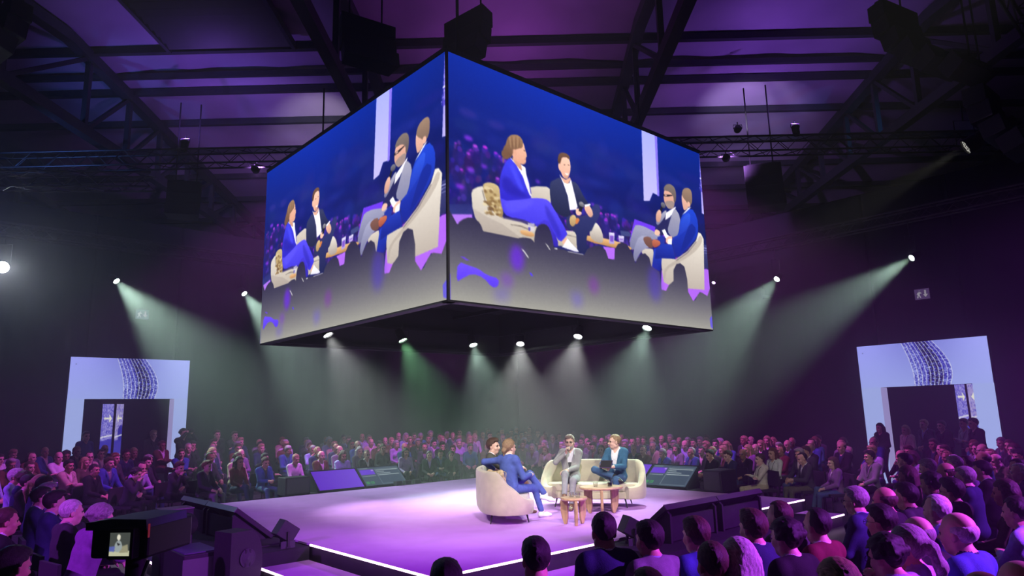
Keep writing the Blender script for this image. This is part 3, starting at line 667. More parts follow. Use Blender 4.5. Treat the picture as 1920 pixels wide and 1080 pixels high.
def nets(D, lo, h):
    ins = D < 0; n = np.array(D.shape); c = n-1
    cnt = np.zeros(c, np.int8); O = [(i,j,k) for i in (0,1) for j in (0,1) for k in (0,1)]
    for i,j,k in O: cnt += ins[i:i+c[0], j:j+c[1], k:k+c[2]]
    act = np.argwhere((cnt > 0) & (cnt < 8)); vid = np.full(c, -1, np.int32); vid[tuple(act.T)] = np.arange(len(act))
    acc = np.zeros((len(act), 3)); num = np.zeros(len(act))
    for a in O:
        for ax in range(3):
            if a[ax]: continue
            b = list(a); b[ax] = 1
            va = D[act[:,0]+a[0], act[:,1]+a[1], act[:,2]+a[2]]; vb = D[act[:,0]+b[0], act[:,1]+b[1], act[:,2]+b[2]]
            m = (va < 0) != (vb < 0); t = np.where(m, va/(va-vb+1e-12), 0)
            p = np.tile(np.array(a, float), (len(act), 1)); p[:, ax] += t
            acc[m] += p[m]; num[m] += 1
    v = lo + h*(act + acc/num[:, None]); Q = []
    for ax in range(3):
        b, cc = (ax+1) % 3, (ax+2) % 3
        s0 = [slice(None)]*3; s1 = [slice(None)]*3; s0[ax] = slice(0, -1); s1[ax] = slice(1, None)
        A = ins[tuple(s0)]; B = ins[tuple(s1)]; e = np.argwhere(A != B); e = e[(e[:, b] > 0) & (e[:, cc] > 0)]
        e = e[(e[:, b] < c[b]) & (e[:, cc] < c[cc])]
        fl = A[tuple(e.T)]
        def g(db, dc): q = e.copy(); q[:, b] -= db; q[:, cc] -= dc; return vid[tuple(q.T)]
        q = np.stack([g(1,1), g(0,1), g(0,0), g(1,0)], 1); q[~fl] = q[~fl][:, ::-1]; Q.append(q)
    q = np.concatenate(Q); q = q[(q >= 0).all(1)]
    return v, q
def rotm(yaw, pitch=0.0, roll=0.0):
    """columns: right, front, up of a frame turned by yaw (left positive), pitched down by pitch, tilted by roll"""
    cy_, sy_ = math.cos(yaw), math.sin(yaw); cp, sp = math.cos(pitch), math.sin(pitch); c3, s3 = math.cos(roll), math.sin(roll)
    Rz = np.array([[cy_,-sy_,0],[sy_,cy_,0],[0,0,1]]); Rx = np.array([[1,0,0],[0,cp,sp],[0,-sp,cp]]); Ry = np.array([[c3,0,s3],[0,1,0],[-s3,0,c3]])
    return Rz@Rx@Ry
def ik(a, b, l1, l2, hint):
    a = np.asarray(a, float); b = np.asarray(b, float); d = b-a; L_ = np.linalg.norm(d); m = min(L_, (l1+l2)*.999); u_ = d/L_
    x = (l1*l1-l2*l2+m*m)/(2*m); y = math.sqrt(max(0, l1*l1-x*x)); h_ = np.asarray(hint, float); h_ = vn(h_-(h_@u_)*u_)
    return a+u_*x+h_*y, a+u_*m
HEAD_S = 1.08
SKIN, TOP, LEGS, SHOE, EYE, LIP, BROW, SOCK = range(8)
def hand(F, wrist, d, n, curl=.5, side=1, k=.008, fat=1.0):
    """palm and five fingers; d along the hand, n out of the palm, side=+1 puts the thumb on d x n"""
    d = vn(d); n = vn(np.asarray(n)-(np.asarray(n)@d)*d); s_ = np.cross(d, n)*side; w = np.asarray(wrist, float)
    for o in (-.022, 0, .022): F.cone(w+s_*o*.6, w+d*.075+s_*o, .019*fat, .015*fat, .02, SKIN)
    L_ = [.066, .074, .068, .052]
    for i, o in enumerate((.030, .010, -.011, -.030)):
        p = w+d*.082+s_*o; a = curl*.9
        for j, fr in enumerate((.45, .32, .26)):
            dd = vn(d*math.cos(a)+n*math.sin(a)); q = p+dd*L_[i]*fr; F.cone(p, q, (.0098-.0008*j)*fat, (.0092-.001*j)*fat, k*.5, SKIN); p = q; a += curl*.85
    p = w+d*.02+s_*.028; q = p+vn(s_*.7+d*.75+n*.35)*.045; F.cone(p, q, .013*fat, .011*fat, k, SKIN); F.cone(q, q+vn(d*.9+n*.5*curl*2+s_*.1)*.034, .0105*fat, .009*fat, k*.5, SKIN)
def head(F, c, R, fem=0, beard=0):
    HS_ = HEAD_S
    def P(x, y, z): return np.asarray(c)+R@np.array([x, y, z])*HS_
    class G:
        def ell(self, c_, r_, R_, k_, z_): F.ell(c_, np.array(r_)*HS_, R_, k_, z_); return self
        def cone(self, a_, b_, ra_, rb_, k_, z_): F.cone(a_, b_, ra_*HS_, rb_*HS_, k_, z_); return self
    F0 = F; g_ = G(); j = 1-.10*fem
    g_.ell(P(0,-.012,.035), (.073,.093,.085), R, .02, SKIN)
    g_.ell(P(0,.026,-.030), (.058*j,.066,.084), R, .03, SKIN)
    g_.ell(P(0,.052,-.088), (.030*j,.028,.022), R, .03, SKIN)
    g_.cone(P(-.045*j,.0,-.070), P(.045*j,.0,-.070), .022, .022, .03, SKIN)
    g_.ell(P(0,.076,.026), (.048,.014,.010), R, .02, SKIN)
    g_.cone(P(0,.086,.014), P(0,.108,-.026), .007, .0125, .010, SKIN); g_.ell(P(0,.096,-.032), (.018,.012,.009), R, .008, SKIN)
    for s_ in (-1, 1):
        g_.ell(P(.073*s_,-.010,-.010), (.010,.019,.031), R@rotm(-.25*s_), .008, SKIN)
        g_.ell(P(.031*s_,.0815,.004), (.0125,.008,.0062), R, .002, EYE)
        g_.cone(P(.018*s_,.0915,.024), P(.045*s_,.083,.024), .0046, .0036, .002, BROW)
        g_.ell(P(.036*s_,.060,-.030), (.022,.024,.022), R, .02, SKIN)
    g_.ell(P(0,.0915,-.060), (.022,.008,.0065), R, .004, LIP)
class Pose: pass
def figure(h, lean=0.0, side_lean=0.0, twist=0.0, hands=None, feet=None, knees=None, head_yaw=0.0, head_pitch=0.05, head_roll=0.0, stand=False, fem=0, build=1.0, jacket=True, curl=.6, palm=None, seat=.44, vneck=.22, shoulders=1.0):
    """a clothed body facing +y with the pelvis above the origin; returns meshes and the head frame"""
    o = Pose(); F = Field(); J = Field()
    pz = .93 if stand else seat+.095
    P0 = np.array([0, 0, pz]); Rt = rotm(twist, lean, side_lean); b = build
    def T(x, y, z): return P0+Rt@np.array([x, y, z])
    RP = rotm(0, lean*.3, 0)
    sh = .168*shoulders*(1-.08*fem)
    F.ell(P0+np.array([0,-.01,.0]), (.158*b+.008*fem,.120*b,.105), RP, .05, LEGS)
    tors = [((0,.0,.13),(.138*b-.012*fem,.108*b,.14)), ((0,.005,.31),(.158*b-.012*fem,.115*b,.17))]
    for c_, r_ in tors: F.ell(T(*c_), r_, Rt, .06, TOP)
    F.cone(T(-sh+.03,-.01,.445), T(sh-.03,-.01,.445), .062, .062, .05, TOP)
    if fem:
        for s_ in (-1, 1): F.ell(T(.065*s_,.085,.315), (.058,.05,.06), Rt, .04, TOP)
    nb = T(0,-.012,.50); 
    for s_ in (-1, 1): F.cone(nb-.0, T(s_*sh*.82,-.015,.462), .050, .048, .04, TOP)
    RH = rotm(twist*.6+head_yaw, head_pitch+lean*.25, head_roll)
    hc = T(0,.022,.548)+RH@np.array([0, .012, .085])
    F.cone(nb-Rt@np.array([0,0,.03]), hc+RH@np.array([0,-.018,-.06]), .056*(1-.12*fem), .050*(1-.14*fem), .025, SKIN)
    head(F, hc, RH, fem)
    o.hc, o.RH, o.T, o.Rt = hc, RH, T, Rt
    hands = hands or [(-.09,.32,pz+.10), (.09,.32,pz+.10)]; palm = palm or [None, None]
    jk = .018 if jacket else .004
    o.wr = []; o.hd = []
    for i, s_ in enumerate((-1, 1)):
        a = T(s_*sh,-.012,.435); hint = np.array([s_*.55, -.55, -.75]) if len(hands[i]) < 4 else np.array(hands[i][3])
        e, w_ = ik(a, np.array(hands[i][:3]), .285, .255, hint)
        F.cone(a, e, .052*b, .043*b, .03, TOP); F.cone(e, w_-(w_-e)*.06, .044*b, .030*b, .02, TOP)
        F.cone(w_-(w_-e)*.10, w_+(w_-e)*.02, .026, .025, .015, SKIN)
        dr = vn(w_-e); pn = palm[i] if palm[i] is not None else vn(np.array([-s_*.45, .25, -.85])); 
        hd_ = vn(dr+np.array([-s_*.35,.1,-.05])) if palm[i] is None else (vn(palm[i][1]) if isinstance(palm[i], tuple) else dr)
        if isinstance(pn, tuple): pn = np.asarray(pn[0], float)
        hand(F, w_+dr*.012, hd_, pn, curl if not isinstance(curl, (list, tuple)) else curl[i], side=(-s_ if True else s_)*-1, fat=1.0 if h < .008 else 1.12)
        o.wr.append(w_); o.hd.append((hd_, pn))
        J.cone(a, e, .057*b, .051*b, .03); J.cone(e, w_-(w_-e)*.10, .053*b, .041*b, .02)
        o.el = e
    hx = .088; o.ank = []
    for i, s_ in enumerate((-1, 1)):
        hip = P0+np.array([s_*hx, .02, -.01])
        ft = np.array(feet[i][:3]) if feet else np.array([s_*.11, .50, .0]) if not stand else np.array([s_*.10, .02, 0])
        yaw = feet[i][3] if feet and len(feet[i]) > 3 else -s_*.15
        fp = feet[i][4] if feet and len(feet[i]) > 4 else 0.0
        an = ft+np.array([0,0,.085]); kh = np.array(knees[i]) if knees else np.array([s_*.12, .6, 1.0]) if not stand else np.array([0,1,0])
        kn, an = ik(hip, an, .43, .42, kh)
        F.cone(hip, kn, .082*b, .060*b, .04, LEGS); F.cone(kn, an+(kn-an)*.14, .058*b, .047*b, .03, LEGS)
        F.cone(an+(kn-an)*.2, an, .036, .033, .02, SOCK)
        Rf = rotm(yaw, fp, 0); 
        def Q(x, y, z): return an+Rf@np.array([x, y, z])
        F.cone(an, Q(0,-.035,-.045), .036, .034, .03, SHOE); F.cone(Q(0,-.03,-.050), Q(.0,.10,-.055), .034, .036, .03, SHOE); F.cone(Q(0,.10,-.055), Q(.005*s_,.165,-.060), .036, .024, .03, SHOE)
        o.ank.append((an, Rf))
    v, q = F.mesh(h); C = v[q].mean(1); z = F.zones(C)
    # open shirt collar: bare throat
    loc = (C-P0)@Rt; thr = (z == TOP) & (loc[:,1] > .03) & (loc[:,2] > .44) & (np.abs(loc[:,0]) < .04*(loc[:,2]-.42)/.06)
    z[thr] = SKIN
    o.body = (v, q, z); o.P0 = P0
    if jacket:
        for c_, r_ in tors: J.ell(T(*c_), np.array(r_)+jk, Rt, .06)
        J.ell(P0+np.array([0,-.01,.02]), (.158*b+.022,.120*b+.022,.115), RP, .05)
        J.cone(T(-sh+.02,-.012,.447), T(sh-.02,-.012,.444), .064, .064, .05)
        for s_ in (-1, 1):
            J.cone(T(s_*.05,-.03,.50), T(s_*sh*.82,-.015,.470), .040, .050, .04)
            J.cone(T(s_*.060,.035,.50), T(s_*.085,.122*b,.40), .016, .014, .01); J.cone(T(s_*.085,.122*b,.40), T(s_*.012,.138*b,vneck), .014, .010, .01)
        J.cone(T(-.06,-.040,.488), T(.06,-.040,.488), .036, .036, .03); J.ell(T(0,-.035,.43), (.11,.075,.09), Rt, .04)
        if fem:
            for s_ in (-1, 1): J.ell(T(.065*s_,.085,.315), (.072,.064,.074), Rt, .04)
        def vcut(P):
            l = (P-P0)@Rt; wd = .058*np.clip((l[:,2]-vneck)/.24, 0, 1.25); return np.maximum(np.abs(l[:,0])-wd, np.maximum(.0-l[:,1], vneck-l[:,2]))
        def ncut(P):
            l = (P-P0)@Rt; return np.linalg.norm((l-np.array([0,.026,.562]))/np.array([1,1.0,1.2]), axis=1)-.059
        def bcut(P):
            l = (P-P0)@Rt; return np.maximum(np.maximum(np.abs(l[:,0])-.05*np.clip((.06-l[:,2])/.2, 0, 1), .02-l[:,1]), l[:,2]-.06)
        J.cut(lambda P: -np.minimum(-vcut(P), 9)).cut(ncut).cut(bcut)
        o.jacket = J.mesh(h)
    return o
def hair(kind, h=.008, seed=1):
    """hair in the head's own frame"""
    F = Field(); rng = np.random.default_rng(seed)
    if kind in ('short', 'part', 'buzz', 'receding'):
        t = {'short': .012, 'part': .018, 'buzz': .006, 'receding': .009}[kind]
        F.ell((0,-.014,.036), (.075+t*.7,.096+t,.087+t))
        if kind == 'part': F.ell((.012,.045,.108), (.06,.045,.026), rotm(.2,.0,.25), .03)
        if kind == 'short': F.ell((0,.03,.098), (.055,.05,.019), None, .03)
        fr = {'short': .062, 'part': .066, 'buzz': .052, 'receding': .010}[kind]; zz = {'short': .068, 'part': .072, 'buzz': .066, 'receding': .098}[kind]
        def c(P): return -np.maximum(np.minimum(P[:,1]-fr+.35*np.abs(P[:,0]), zz+.2*np.abs(P[:,0])-P[:,2]), 0)+np.where((P[:,1] > fr-.35*np.abs(P[:,0])) & (P[:,2] < zz+.2*np.abs(P[:,0])), 0, .02)
        F.cut(c)
        F.cut(lambda P: np.where((P[:,1] > .008) & (P[:,2] < .035+.5*(P[:,1]-.008)), -.01, .01))
        F.cut(lambda P: np.where((P[:,1] > -.035) & (P[:,2] < .004), -.01, .01))
        F.cut(lambda P: P[:,2]+.060-.15*np.minimum(0, P[:,1]+.06))
    elif kind == 'bald':
        F.ell((0,-.016,.020), (.079,.099,.075)); F.cut(lambda P: .052-P[:,2]); F.cut(lambda P: np.where((P[:,1] > .005), -.01, .01))
        F.cut(lambda P: np.where((P[:,1] > -.035) & (P[:,2] < .004), -.01, .01)); F.cut(lambda P: P[:,2]+.052)
    else:
        F.ell((0,-.016,.038), (.088,.108,.102))
        if kind == 'long':
            for x in (-.06, -.03, 0, .03, .06): F.cone((x,-.07,.0), (x*1.25,-.085,-.23), .045, .03, .03)
            for s_ in (-1, 1): F.cone((.07*s_,-.01,.02), (.085*s_,.0,-.22), .032, .026, .03)
        if kind == 'bob':
            for x in (-.05, 0, .05): F.cone((x,-.06,.0), (x*1.2,-.07,-.10), .05, .04, .03)
            for s_ in (-1, 1): F.cone((.07*s_,-.01,.02), (.078*s_,.01,-.10), .032, .026, .03)
        if kind == 'pony':
            F.cone((0,-.10,.03), (0,-.135,.01), .03, .03, .03); F.cone((0,-.135,.01), (.01,-.16,-.09), .032, .034, .03); F.cone((.01,-.16,-.09), (.02,-.14,-.24), .034, .014, .03)
        if kind == 'bun':
            F.ell((0,-.115,-.035), (.04,.034,.038), None, .03); F.cone((0,-.10,-.05), (.0,-.115,-.11), .022, .01, .02)
        if kind == 'curly':
            for _ in range(60):
                a = vn(rng.normal(size=3)); a[2] = abs(a[2])*1.1-.25; F.ell(np.array([0,-.02,.035])+a*np.array([.085,.10,.095]), (.026,.026,.026), None, .01)
        F.cut(lambda P: np.where((P[:,1] > .045-.30*np.abs(P[:,0])) & (P[:,2] < .078-.25*np.abs(P[:,0])) & (np.abs(P[:,0]) < .078), -.012, .012))
        F.cut(lambda P: np.where((P[:,1] > .012) & (P[:,2] < .03), -.012, .012))
        if kind in ('pony', 'bun', 'curly'):
            F.cut(lambda P: np.where((P[:,1] > -.045) & (P[:,2] < -.005), -.01, .01)); F.cut(lambda P: np.where((P[:,1] > -.085) & (P[:,2] < -.055), -.01, .01))
    nz = lambda P: .0022*np.sin(P[:,0]*210+3*np.sin(P[:,2]*60))*np.sin(P[:,1]*120+P[:,2]*40+seed)
    v, q = F.mesh(h, nz); me = np_mesh('hair_'+kind, v, q, smooth=True); return me
# ---------------------------------------------------------------- people: materials and assembly
SKINS = [mat('skin_%d' % i, c, .5, noise=.06, nscale=30, spec=.35) for i, c in enumerate([(.62,.36,.26), (.55,.30,.20), (.66,.42,.32), (.36,.19,.12)])]
M_eye = mat('eye_dark', (.06,.04,.035), .2); M_lip = mat('lip', (.42,.16,.14), .5); M_sock = mat('sock_dark', (.02,.02,.025), .9)
HAIRC = {n: mat('hair_'+n, c, .55, noise=.45, nscale=40, bump=.6, bscale=120, stretch=(6,1,1), spec=.4) for n, c in
         dict(brown=(.065,.035,.02), dark=(.018,.013,.011), grey=(.30,.28,.27), blond=(.42,.29,.15), white=(.55,.52,.50), red=(.16,.06,.03), sandy=(.26,.17,.09), ash=(.22,.17,.13)).items()}
CLOTH = {}
def cloth(n, c, r=.85):
    if n not in CLOTH: CLOTH[n] = mat('cloth_'+n.replace(' ', '_'), c, r, noise=.12, nscale=25, bump=.25, bscale=150, spec=.2)
    return CLOTH[n]
for n, c in {'black': (.012,.012,.014), 'navy': (.022,.030,.085), 'charcoal': (.045,.046,.052), 'grey': (.20,.20,.22), 'white': (.75,.75,.78), 'light blue': (.36,.46,.70), 'burgundy': (.13,.02,.03),
             'beige': (.50,.42,.30), 'olive': (.10,.10,.05), 'purple': (.22,.10,.28), 'blue': (.05,.09,.32), 'teal': (.03,.16,.18), 'brown': (.12,.065,.035), 'cream': (.66,.60,.50), 'denim': (.06,.10,.22), 'rust': (.30,.10,.04), 'lilac': (.42,.32,.58)}.items(): cloth(n, c)
M_shoe = mat('black_leather', (.012,.011,.010), .35); M_shoeb = mat('brown_leather', (.20,.10,.05), .4); M_sneaker = mat('white_sneaker', (.85,.85,.85), .6)
HAIRM = {}
def hair_mesh(k):
    if k not in HAIRM: HAIRM[k] = hair(k, .0075, len(k)); HAIRM[k].materials.append(None)
    return HAIRM[k]
POSES = {}
def pose(name, h=.0105, **k):
    f = figure(h, **k); v, q, z = f.body
    f.bm = np_mesh('body_'+name, v, q, z, True)
    for _ in range(8): f.bm.materials.append(None)
    f.jm = None
    if k.get('jacket', True):
        v, q = f.jacket; f.jm = np_mesh('jacket_'+name, v, q, None, True); f.jm.materials.append(None)
    POSES[name] = f; return f
def part(name, me, root, mats):
    o = bpy.data.objects.new(name, me); link(o, root)
    for s_, m in zip(o.material_slots, mats): s_.link = 'OBJECT'; s_.material = m
    return o
GLASS_ME = {}
def glasses_mesh():
    if 'g' not in GLASS_ME:
        m = MB()
        for s_ in (-1, 1):
            m.tube([(s_*.034+.021*math.cos(a), .103, .002+.016*math.sin(a)) for a in np.linspace(0, 2*math.pi, 13)],   .0017, 5, False)
            m.tube([(s_*.055,.101,.006),(s_*.078,.05,.008),(s_*.083,-.005,.004)],   .0017, 5)
        m.tube([(-.013,.104,.005),(.013,.104,.005)],   .0017, 5); GLASS_ME['g'] = m.mesh('glasses'); GLASS_ME['g'].materials.append(M_black)
    return GLASS_ME['g']
def lanyard_mesh(f, name):
    m = MB()
    for s_ in (-1, 1): m.tube([tuple(f.T(s_*.06,.0,.52)), tuple(f.T(s_*.075,.115,.42)), tuple(f.T(s_*.03,.145,.28)), tuple(f.T(0,.142,.17))], .005, 5)
    c = [f.T(x,.148,z) for x, z in ((-.035,.17),(.035,.17),(.035,.07),(-.035,.07))]; d = f.Rt@np.array([0,.006,0]); m.add(c+[p+d for p in c], [(0,1,2,3),(7,6,5,4),(0,4,5,1),(1,5,6,2),(2,6,7,3),(3,7,4,0)])
    me = m.mesh('lanyard_'+name); me.materials.append(M_black); return me
LANY = {}
def person(pn, loc, rz, label, top='navy', coat=None, legs='black', skin=0, hairk='short', hairc='brown', shoe=None, glasses=False, lanyard=False, scale=1.0, group=None, sock=None):
    f = POSES[pn]; r = empty('person', loc, rz); r.scale = (scale,)*3
    hm_ = HAIRC[hairc]
    part('body', f.bm, r, [SKINS[skin], cloth(top, None) if top in CLOTH else top, cloth(legs, None), shoe or M_shoe, M_eye, M_lip, hm_, sock or M_sock])
    if coat and f.jm: part('jacket', f.jm, r, [CLOTH[coat]])
    M4 = (Matrix(f.RH.tolist())*HEAD_S).to_4x4(); M4.translation = Vector(f.hc)
    if hairk != 'none': o = part('hair', hair_mesh(hairk), r, [hm_]); o.matrix_local = M4
    if glasses: g = part('glasses', glasses_mesh(), r, []); g.matrix_local = M4
    if lanyard:
        if pn not in LANY: LANY[pn] = lanyard_mesh(f, pn)
        part('lanyard', LANY[pn], r, [])
    tag(r, label, 'person', group)
    return r
# ---------------------------------------------------------------- furniture on stage
M_velvet = mat('beige_velvet', (.50,.44,.32), .9, noise=.10, nscale=7, bump=.2, bscale=90, sheen=.4, spec=.15)
M_seatv = mat('beige_velvet_seat', (.56,.49,.37), .9, noise=.08, nscale=7, bump=.2, bscale=90, sheen=.4, spec=.15)
M_oak = mat('oiled_oak', (.42,.26,.13), .45, noise=.35, nscale=5, stretch=(9,9,1.2), bump=.1, bscale=30)
M_oaktop = mat('oiled_oak_top', (.50,.33,.18), .35, noise=.25, nscale=6, stretch=(1.2,9,9))
M_glass = mat('clear_glass', (.9,.9,.92), .05); M_glass.node_tree.nodes['Principled BSDF'].inputs['Transmission Weight'].default_value = 1.0
M_water = mat('dark_drink', (.10,.06,.04), .1)
def sofa(loc, rz, label):
    t = empty('curved_sofa', loc, rz); tag(t, label, 'sofa', 'curved stage sofas')
    a_, b_ = .97, .47
    def plan(th, off=0.0):
        c, s_ = math.cos(th), math.sin(th); e = 2/2.6
        return ((a_-off)*math.copysign(abs(c)**e, c), (b_-off)*math.copysign(abs(s_)**e, s_))
    t0, t1, n = math.radians(48), math.radians(-228), 64
    def top(th):
        s_ = math.sin(th); k = min(1, max(0, (.72-s_)/1.25)); return .37 + .43*(k*k*(3-2*k))**1.6
    def shell(mat_, name, wfun):
        vs = []; fs = []; m = 0
        for i in range(n+1):
            th = t0+(t1-t0)*i/n; z1 = top(th); prof = wfun(z1); m = len(prof)
            for off, z in prof: x, y = plan(th, off); vs.append((x, y, z))
        for i in range(n):
            for k in range(m): fs.append((i*m+k, i*m+(k+1)%m, (i+1)*m+(k+1)%m, (i+1)*m+k))
        fs.append(tuple(range(m))); fs.append(tuple(n*m+k for k in range(m-1,-1,-1)))
        return MB().add(vs, fs).build(name, mat_, t, smooth=True)
    shell(M_velvet, 'backrest', lambda z: [(.03,.15),(.008,.20),(0,.30),(.0,z-.06),(.012,z-.02),(.045,z),(.085,z-.005),(.115,z-.04),(.125,z-.10 if z > .45 else z-.06),(.135,.25),(.135,.15)])
    fr = math.radians(60)
    ring = lambda off, grow=0: [plan(math.radians(d), off) for d in range(48, -229, -6)]
    def slab(name, m_, off, z0, z1, rd, front):
        base = ring(off); xl, yl = base[-1]; xr, yr = base[0]
        fr_ = [(xl+(xr-xl)*k/14, yl+(yr-yl)*k/14+front*math.sin(math.pi*k/14)) for k in range(1, 14)]
        poly = base+fr_; cx = sum(p[0] for p in poly)/len(poly); cy_ = sum(p[1] for p in poly)/len(poly); N = len(poly); vs = []; fs = []
        lv = [(1-.03,z0),(1,z0+rd*.6),(1,z1-rd),(.99,z1-rd*.35),(.965,z1)]
        for s_, z in lv: vs += [(cx+(x-cx)*s_, cy_+(y-cy_)*s_, z) for x, y in poly]
        for i in range(len(lv)-1): fs += [(i*N+k, i*N+(k+1)%N, (i+1)*N+(k+1)%N, (i+1)*N+k) for k in range(N)]
        fs.append(tuple(range(N-1,-1,-1))); fs.append(tuple((len(lv)-1)*N+k for k in range(N)))
        return MB().add(vs, fs).build(name, m_, t, smooth=True)
    slab('base', M_velvet, .10, .15, .275, .02, .10); slab('seat_cushion', M_seatv, .12, .28, .405, .05, .12)
    for x, y in ((-.62,.26),(.62,.26),(-.62,-.28),(.62,-.28)):
        MB().tube([(x, y, .16), (x*1.06, y*1.12, 0)], [.016, .009], 8).build('leg', M_black, t, smooth=True)
    return t
sofa((-.20, 11.86, STAGE_Z), math.radians(-82.5), 'beige curved sofa seen from its end, under the woman in blue')
sofa((1.40, 13.10, STAGE_Z), math.radians(163), 'beige curved sofa facing the camera behind the oak tables')
# cushion in the near sofa
cu = empty('throw_cushion', (-.30, 11.27, STAGE_Z+.43), math.radians(-82.5)); tag(cu, 'patterned gold throw cushion beside the woman in blue', 'cushion')
M_cush = mat('gold_brocade', (.46,.36,.20), .7, noise=.6, nscale=22, bump=.3, bscale=60)
cF = Field(); cF.ell((0,0,.19), (.20,.07,.19), rotm(0,-.35,0), .03); 
for x in (-.15,.15):
    for z in (.05,.33): cF.ell((x,-(z-.19)*.35,z), (.06,.03,.06), None, .08)
cv_, cq_ = cF.mesh(.016); cme = np_mesh('cover', cv_, cq_, None, True); cme.materials.append(M_cush); link(bpy.data.objects.new('cover', cme), cu); cu.rotation_euler = (0, 0, math.radians(-50))
MB().tube([(-.15,-.03,.05),(-.19,-.0,.19),(-.15,.05,.34),(0,.06,.38),(.15,.05,.34),(.19,0,.19),(.15,-.03,.05)], .006, 6).build('piping', M_cush, cu)
def oak_table(loc, r, ry, h_, label, rot=0.0, legw=.12):
    t = empty('oak_side_table' if r < .3 else 'oak_coffee_table', loc, rot); tag(t, label, 'table', 'oak stage tables')
    n = 36; lv = [(.93,h_-.042),(1.0,h_-.026),(1.0,h_-.012),(.985,h_)]
    vs = [(r*s_*math.cos(2*math.pi*k/n), ry*s_*math.sin(2*math.pi*k/n), z) for s_, z in lv for k in range(n)]
    fs = [(i*n+k, i*n+(k+1)%n, (i+1)*n+(k+1)%n, (i+1)*n+k) for i in range(3) for k in range(n)] + [tuple(range(n-1,-1,-1)), tuple(3*n+k for k in range(n))]
    MB().add(vs, fs).build('table_top', M_oaktop, t, smooth=True)
    for k in range(3):
        a = math.radians(-100+120*k); H = h_-.04
        out = [(.0,H),(.0,H*.6),(.005,H*.25),(.025,0),(.065,0),(legw*.86,H*.3),(legw,H*.6),(legw*.95,H)]
        l = MB().prism(out, -.022, .022).build('leg', M_oak, t, bevel=.006); l.rotation_euler = (0, 0, a); l.location = (r*.50*math.cos(a), ry*.50*math.sin(a), 0)
    return t
oak_table((1.42, 12.0, STAGE_Z), .37, .30, .445, 'larger oval oak coffee table before the facing sofa', .1, .15)
oak_table((.87, 10.95, STAGE_Z), .205, .20, .40, 'small round oak side table nearest the camera', .25, .12)
def tumbler(x, y, z, label, fill=.5, r=.036, h_=.09):
    g = empty('drinking_glass', (x, y, z)); tag(g, label, 'glass', 'drinking glasses')
    MB().lathe([(r*.86,0),(r,h_),(r-.003,h_),(r*.86-.003,.008)], 16).build('tumbler', M_glass, g, smooth=True)
    if fill: MB().lathe([(r*.84-.004,.009),(r*.84+.003*fill-.003,h_*fill)], 16).build('drink', M_water, g, smooth=True)
tz = STAGE_Z+.4455
tumbler(1.56, 11.92, tz, 'tall water glass with dark drink on the oval oak table', .55, .045, .12)
tumbler(1.33, 12.02, tz, 'low empty glass on the oval oak table', 0, .04, .065)
sz = STAGE_Z+.4005
tumbler(.84, 10.99, sz, 'low glass at the back of the small oak table', 0, .038, .07); tumbler(.93, 10.93, sz, 'low glass at the front of the small oak table', 0, .038, .07)

# ---------------------------------------------------------------- the four people on stage
HP = .0062
pose('woman', HP, fem=1, seat=.41, lean=-.02, twist=.35, shoulders=1.02, head_yaw=-.15, head_pitch=0.0, hands=[(-.42,-.02,.78,(-.6,-.7,.1)), (.10,.36,.70)], curl=[.35,.5], feet=[(.16,.60,.28,-.5,.25),(.05,.60,0,-.1)], knees=[(.2,.5,1),(.0,.5,1)], vneck=.16)
pose('man_navy', HP, seat=.41, lean=-.12, head_yaw=-.3, hands=[(.02,.36,.80),(.14,.42,.78)], feet=[(-.12,.50,0),(-.06,.46,.50,1.1,.2)], knees=[(-.2,.6,1),(1,.5,.5)], vneck=.12)
pose('man_grey', HP, seat=.41, lean=-.10, head_yaw=-.02, head_pitch=.06, hands=[(.02,.30,.66),(.05,.215,.965,(.75,-.25,-.6))], curl=[.4,1.25], palm=[None,(np.array([-.9,-.1,.0]),np.array([-.25,.45,.75]))], feet=[(-.06,.52,0,0),(.04,.66,.17,-.3,.30)], knees=[(-.1,.6,1),(-.1,.6,1)], vneck=.13)
pose('man_blue', HP, seat=.41, lean=.02, head_yaw=-.95, head_pitch=.02, hands=[(-.08,.40,.72),(.14,.42,.75)], curl=[.8,.9], feet=[(-.10,.48,0),(-.10,.42,.47,1.3,.1)], knees=[(-.15,.6,1),(1,.45,.45)], vneck=.10)
cloth('cobalt suit', (.075,.115,.36)); cloth('cobalt trousers', (.08,.12,.38)); cloth('grey tweed', (.30,.30,.29)); cloth('grey trousers', (.30,.30,.32)); cloth('petrol blue', (.035,.115,.20)); cloth('petrol trousers', (.045,.10,.20)); cloth('moss', (.075,.08,.06)); cloth('dark trousers', (.03,.035,.06)); cloth('dark vest', (.05,.05,.055))
Zs = STAGE_Z
pw = person('woman', (-.12, 11.50, Zs), math.radians(-55), 'person in cobalt blue suit and white sneakers seated on the near sofa', top='cream', coat='cobalt suit', legs='cobalt trousers', hairk='bun', hairc='sandy', shoe=M_sneaker, skin=2)
pm1 = person('man_navy', (-.36, 12.22, Zs), math.radians(-95), 'person in moss jacket and white shirt seated behind the one in cobalt', top='white', coat='moss', legs='dark trousers', hairk='part', hairc='brown', shoe=M_shoeb, skin=2)
pg = person('man_grey', (1.00, 13.06, Zs), math.radians(168), 'bearded person in grey tweed suit speaking into a microphone', top='white', coat='grey tweed', legs='grey trousers', hairk='part', hairc='ash', glasses=True, shoe=M_shoeb, skin=2)
pb = person('man_blue', (1.84, 12.92, Zs), math.radians(152), 'person in petrol blue jacket holding a tablet on the facing sofa', top='white', coat='petrol blue', legs='petrol trousers', hairk='buzz', hairc='sandy', glasses=True, skin=2)
